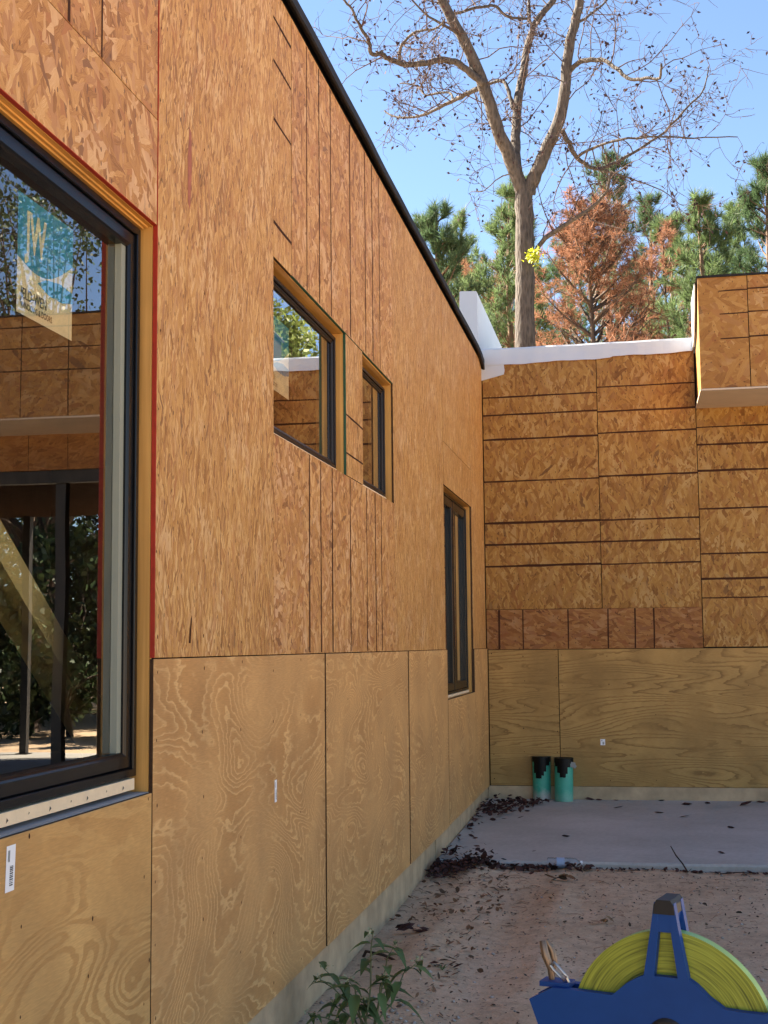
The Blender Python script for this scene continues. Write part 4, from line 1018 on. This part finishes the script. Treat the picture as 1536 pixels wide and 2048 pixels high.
# clumps on the sand
def clump(px, py, n, spread, L, lab, mat):
    p = unp(px, py, 'z', -.19); p = unp(px, py, 'z', ground_z(p[0], p[1])); bz = ground_z(p[0], p[1])
    it = [(np.array([rng.gauss(0, spread), rng.gauss(0, spread*.5), .008+.02*rng.random()]), rng.uniform(.6, 1.2)*L, L*rng.uniform(.35, .6), rng.uniform(-.6, .6), rng.gauss(0, .3), rng.gauss(0, .4)) for _ in range(n)]
    V, T = leaf_soup(it, 1.0); o = fast_mesh('leaf_clump', V, T, mat); o.location = (p[0], p[1], bz); tag(o, lab, 'leaves', kind='stuff')
clump(1125, 1762, 9, .035, .07, 'tangled brown leaf clump on the sand below the bottle', M['leaf_tan'])
clump(830, 1866, 8, .05, .08, 'dark crumpled leaves on the sand next to the footing', M['leaf_dead'])
clump(1215, 1845, 7, .03, .05, 'dry grassy tuft on the sand behind the tape reel', M['straw'])
clump(900, 1936, 4, .03, .06, 'dark bark flake cluster on the sand right of the weed', M['leaf_dead'])
clump(1300, 1720, 8, .06, .05, 'straw-coloured litter in front of the slab', M['leaf_tan'])
clump(1510, 1738, 14, .08, .06, 'brown litter in front of slab at right edge', M['leaf_tan'])
clump(990, 1735, 14, .10, .07, 'brown litter in front of the slab at left', M['leaf_tan'])
clump(880, 1745, 16, .08, .09, 'pale and brown rubble of leaves beside the footing', M['leaf_tan'])
M['twig'] = mat_plain('twig', (.055, .035, .025), .9, .2)
def stick(pts, r, lab):
    P = [np.array(p) for p in pts]; b = P[0].copy(); m = MB()
    m.tube([p-b for p in P], [r, r*.9, r*.8, r*.5][:len(P)], 5); o = m.build('twig', M['twig']); o.location = tuple(b); tag(o, lab, 'twig', 'twigs on the sand')
p = unp(1376, 1748, 'z', -.175); stick([(p[0], p[1], ground_z(p[0], p[1])+.005), p+[-.03, .01, .06], p+[-.07, .02, .11], p+[-.10, .03, .165]], .0055, 'dark twig standing up against the slab edge')
p = unp(700, 1915, 'z', -.19); stick([(p[0], p[1], ground_z(p[0], p[1])+.012), p+[.08, -.02, .035], p+[.17, -.06, .03], p+[.27, -.12, .008]], .009, 'curved brown stick on the ground behind the weed')
p = unp(1440, 1752, 'z', -.18); stick([p+[0, 0, .012], p+[.1, .02, .02], p+[.22, .06, .012]], .004, 'thin twig lying in front of slab at right')

# ------------------------------------------------------------------ leafy weed by the footing
WB = np.array([.30, 5.00, ground_z(.30, 5.0)])
weed = tag(empty('weed_plant', WB), 'leafy green weed growing beside the left footing', 'plant')
M['weed_leaf'] = mat_leaf('weed_leaf', (.11, .17, .06), .35, .5, .25)
M['weed_stem'] = mat_plain('weed_stem', (.16, .17, .08), .7, .3)
M['weed_bud'] = mat_leaf('weed_bud', (.42, .44, .26), .25, .7, .2)
def weed_leaf(p, d, L, w, droop):
    """one pointed, folded leaf from p along d"""
    d = np.array(d, float); d /= np.linalg.norm(d); s = np.cross(d, (0, 0, 1.)); s /= (np.linalg.norm(s)+1e-6); n = np.cross(s, d); pts = []
    for t, ww in ((0, .08), (.2, .75), (.45, 1.0), (.72, .62), (1.0, .02)):
        c = p+d*L*t+np.array([0, 0, -droop*L*t*t]); f = .22*ww*w
        pts.append((c+s*w*.5*ww+n*f, c, c-s*w*.5*ww+n*f))
    V = [q for row in pts for q in row]; T = []
    for i in range(4):
        a = i*3
        for k in (0, 1): T += [(a+k, a+k+1, a+k+4), (a+k, a+k+4, a+k+3)]
    return V, T
stems = [((620, 2046), (.16, 5)), ((650, 1940), 0), ((745, 1870), 0), ((790, 1890), 0), ((835, 1925), 0), ((700, 1965), 0), ((725, 2000), 0), ((665, 2010), 0), ((640, 1960), 0), ((770, 1960), 0)]
sm_ = MB(); LV = []; LT = []; BV = []; BT = []
for (pp, _) in stems:
    tip = unp(pp[0], pp[1], 'y', 5.0+rng.uniform(-.12, .14)) - WB
    tip[2] = max(tip[2], .05)
    mid1 = tip*.35+np.array([rng.uniform(-.03, .03), rng.uniform(-.03, .03), tip[2]*.12]); mid2 = tip*.72+np.array([0, 0, tip[2]*.14])
    b0w = np.array([rng.uniform(-.03, .03), rng.uniform(-.03, .03), -.02]); path = [b0w, mid1, mid2, tip]
    sm_.tube(path, [.0042, .0034, .0026, .0014], 5)
    for k in range(7):
        t = .35+.65*k/6; seg = min(int(t*3), 2); u = t*3-seg; p = path[seg]*(1-u)+path[seg+1]*u
        a = k*2.4+rng.uniform(-.4, .4); L = rng.uniform(.07, .15)*(1.15-.45*t)
        v, tt = weed_leaf(p, (math.cos(a), math.sin(a), rng.uniform(-.1, .75)), L, L*rng.uniform(.30, .42), rng.uniform(.25, 1.0)); n0 = len(LV); LV += v; LT += [tuple(n0+i for i in f) for f in tt]
    for k in range(9):
        q = tip+np.array([rng.gauss(0, .012), rng.gauss(0, .012), rng.uniform(-.006, .018)]); v, tt = weed_leaf(q, (rng.gauss(0, 1), rng.gauss(0, 1), .8), .018, .009, .2); n0 = len(BV); BV += v; BT += [tuple(n0+i for i in f) for f in tt]
sm_.build('stem', M['weed_stem'], weed)
tag(fast_mesh('leaf', LV, LT, M['weed_leaf'], weed), kind='stuff'); tag(fast_mesh('bud', BV, BT, M['weed_bud'], weed), kind='stuff')
sp = unp(885, 1945, 'z', -.19); sp[2] = ground_z(sp[0], sp[1]); spr = tag(empty('grass_sprout', sp), 'tiny green sprout on the bare sand right of the weed', 'plant'); V = []; T = []
for k in range(6):
    v, tt = weed_leaf(np.zeros(3), (math.cos(k*1.1), math.sin(k*1.1), 1.2), .05, .008, .3); n0 = len(V); V += v; T += [tuple(n0+i for i in f) for f in tt]
fast_mesh('blade', V, T, M['weed_leaf'], spr)

# ------------------------------------------------------------------ measuring-tape reel in the foreground
M['reel_blue'] = mat_plain('blue_plastic', (.003, .052, .22), .5, .25, noise=.08, nscale=30)
M['reel_black'] = mat_plain('black_rubber', (.012, .012, .013), .55, .4)
a_ = NT('tape_edge'); tc = a_.n('TexCoord').outputs['Object']; sep = a_.n('SeparateXYZ', {0: tc}).outputs
rr = a_.math('SQRT', a_.math('ADD', a_.math('MULTIPLY', sep[0], sep[0]), a_.math('MULTIPLY', sep[2], sep[2])))
nv = a_.n('CombineXYZ', {0: a_.math('MULTIPLY', rr, 520.0), 1: a_.math('MULTIPLY', a_.math('ARCTAN2', sep[2], sep[0]), 1.3)}).outputs[0]
nz = a_.n('TexNoise', {'Vector': nv, 'Scale': 1.0, 'Detail': 3.0}, noise_dimensions='2D').outputs[0]
a_.set(Base_Color=a_.ramp(nz, [(.25, (.10, .115, .012)), (.5, (.27, .30, .03)), (.75, (.36, .39, .05))]), Roughness=.6); a_.bump(nz, .5, .001); M['tape_side'] = a_.m
M['tape_rim'] = mat_plain('tape_face', (.33, .52, .16), .5, .4, noise=.1, nscale=40)
M['metal'] = mat_plain('hook_metal', (.55, .53, .50), .28, .5, metal=1.0); M['brass'] = mat_plain('hook_metal_brown', (.17, .12, .085), .35, .5, metal=.5, noise=.3, nscale=60)
DR = 1.30; KM = DR/FPX
RC = unpd(1345, 2068, DR)
dd = EYE-RC; dd[2] = 0; dd /= np.linalg.norm(dd); dp = np.cross(dd, (0, 0, 1.)); dp = -dp if dp @ RGT < 0 else dp
al = math.radians(15); en = math.cos(al)*dd-math.sin(al)*dp; er = math.cos(al)*dp+math.sin(al)*dd
reel = tag(empty('tape_reel'), 'open blue measuring-tape reel wound with yellow-green tape, close to the camera', 'tape measure')
reel.matrix_world = Matrix(((er[0], -en[0], 0, RC[0]), (er[1], -en[1], 0, RC[1]), (er[2], -en[2], 1, RC[2]), (0, 0, 0, 1)))
# local axes: x right, y away from the camera, z up
def fp(u, v, w): return (u, w, v)
RT = 203*KM; n = 120
m = MB()
ring = [(RT*(1+.004*math.sin(5*t))*math.cos(t), RT*(1+.004*math.sin(5*t))*math.sin(t)) for t in np.linspace(0, 2*PI, n, endpoint=False)]
ri = [(x*.42, z*.42) for x, z in ring]; T0, T1 = -.0065, .0065
for i in range(n):
    j = (i+1) % n
    m.add([fp(*ring[i], T0), fp(*ri[i], T0), fp(*ri[j], T0), fp(*ring[j], T0)], None, 0)
    m.add([fp(*ring[j], T1), fp(*ri[j], T1), fp(*ri[i], T1), fp(*ring[i], T1)], None, 0)
    m.add([fp(*ring[i], T0), fp(*ring[j], T0), fp(*ring[j], T1), fp(*ring[i], T1)], None, 1, True)
m.build('wound_tape', [M['tape_side'], M['tape_rim']], reel)
k = KM
def plate(w0, w1, name):
    """blue side plate: hub with two side arms and a foot; the slotted top arm is built from two rails"""
    m = MB(); hub = []
    # outline clockwise from left arm tip, in pixels relative to the hub centre (u right, v up)
    pts = [(-290, 46), (-246, 70), (-238, 74), (-112, 72), (-98, 84), (-82, 98), (-62, 110), (-44, 118)]
    pts += [(44, 118), (60, 108), (84, 86), (112, 68), (150, 66), (190, 66), (215, 82), (262, 62), (290, 40), (270, -20), (150, -58), (70, -96), (48, -140), (44, -240), (-44, -240), (-48, -140), (-70, -96), (-150, -58), (-265, -20)]
    pts = [(u*k, v*k) for u, v in pts][::-1]
    hole = [(38*k*math.cos(t), 38*k*math.sin(t)) for t in np.linspace(0, 2*PI, 25)[:-1]]
    m.extrude(pts, fp, w0, w1, 0)
    o = m.build(name, M['reel_blue'], reel)
    md = o.modifiers.new('bevel', 'BEVEL'); md.width = .0022; md.segments = 2; md.limit_method = 'ANGLE'
    return o
plate(-.0175, -.0085, 'front_plate'); plate(.0085, .0175, 'back_plate')
for sgn in (-1, 1):
    m = MB(); o_ = [(sgn*46, 112), (sgn*24, 116), (sgn*13, 202), (sgn*13, 252), (sgn*20, 262), (sgn*30, 200)]
    o_ = [(u*k, v*k) for u, v in o_]; o_ = o_ if sgn < 0 else o_[::-1]
    o_ = o_[::-1]
    m.extrude(o_, fp, -.0182, -.0090); b = m.build('handle_rail', M['reel_blue'], reel); md = b.modifiers.new('bevel', 'BEVEL'); md.width = .0018; md.segments = 2
    m = MB(); m.extrude(o_, fp, .0090, .0182); b = m.build('handle_rail', M['reel_blue'], reel); md = b.modifiers.new('bevel', 'BEVEL'); md.width = .0018; md.segments = 2
m = MB(); m.extrude([(-13.5*k, 205*k), (13.5*k, 205*k), (21*k, 245*k), (-21*k, 245*k)], fp, -.0178, .0178); m.build('handle_bridge', M['reel_blue'], reel)
m = MB(); m.extrude([(-22*k, 240*k), (22*k, 240*k), (20*k, 258*k), (14*k, 268*k), (-14*k, 268*k), (-20*k, 258*k)], fp, -.0195, .0195); o = m.build('handle_cap', M['reel_black'], reel); md = o.modifiers.new('bevel', 'BEVEL'); md.width = .002; md.segments = 2
m = MB()
for q in range(28):
    t0, t1 = 2*PI*q/28, 2*PI*(q+1)/28
    m.add([(40*k*math.cos(t0), -.0186, 40*k*math.sin(t0)), (40*k*math.cos(t1), -.0186, 40*k*math.sin(t1)), (34*k*math.cos(t1), -.0200, 34*k*math.sin(t1)), (34*k*math.cos(t0), -.0200, 34*k*math.sin(t0))], None, 0, True)
m.add([(34*k*math.cos(t), -.0200, 34*k*math.sin(t)) for t in np.linspace(2*PI, 0, 28, endpoint=False)]); m.build('crank_hole_disc', M['reel_black'], reel)  # black disc painted in for the dark inside of the crank hole
m = MB(); m.obox((-240*k, 0, 76*k), (32*k, 0, 0), (0, .0105, 0), (0, 0, 5*k)); m.build('tape_mouth', M['reel_blue'], reel)
# end hook: leather-coloured loop and a bent wire clip
hk = MB(); hk.tube([(-252*k, 0, 80*k), (-255*k, -.002, 104*k), (-262*k, -.004, 130*k), (-270*k, 0, 158*k)], [.003, .0025, .0042, .0038], 8); hk.tube([(-252*k, .002, 80*k), (-248*k, .004, 116*k), (-254*k, .004, 140*k), (-264*k, .002, 160*k)], [.002, .0028, .0034, .0022], 8)
hk.build('tape_end', M['brass'], reel)
hk = MB(); loop = [(-252, 112), (-244, 118), (-236, 112), (-222, 98), (-216, 92), (-222, 84), (-230, 90), (-246, 104), (-252, 112)]
hk.tube([(u*k, -.004, v*k) for u, v in loop], .0015, 6); hk.tube([(-218*k, -.004, 90*k), (-212*k, -.002, 74*k)], .002, 6); hk.build('hook', M['metal'], reel)
# timber post that carries the reel, below the picture's edge
zf = RC[2]-240*k; pb = np.array([RC[0], RC[1], ground_z(RC[0], RC[1])])
post = tag(empty('timber_post', pb), 'short timber post with flat cap carrying the blue tape reel', 'post')
m = MB(); m.box((-.045, -.045, -.05), (.045, .045, zf-pb[2]-.026)); m.build('post', M['lum_z'], post)
m = MB(); m.box((-.10, -.07, zf-pb[2]-.0255), (.10, .07, zf-pb[2]-.0005)); m.build('cap_board', M['lum_y'], post)
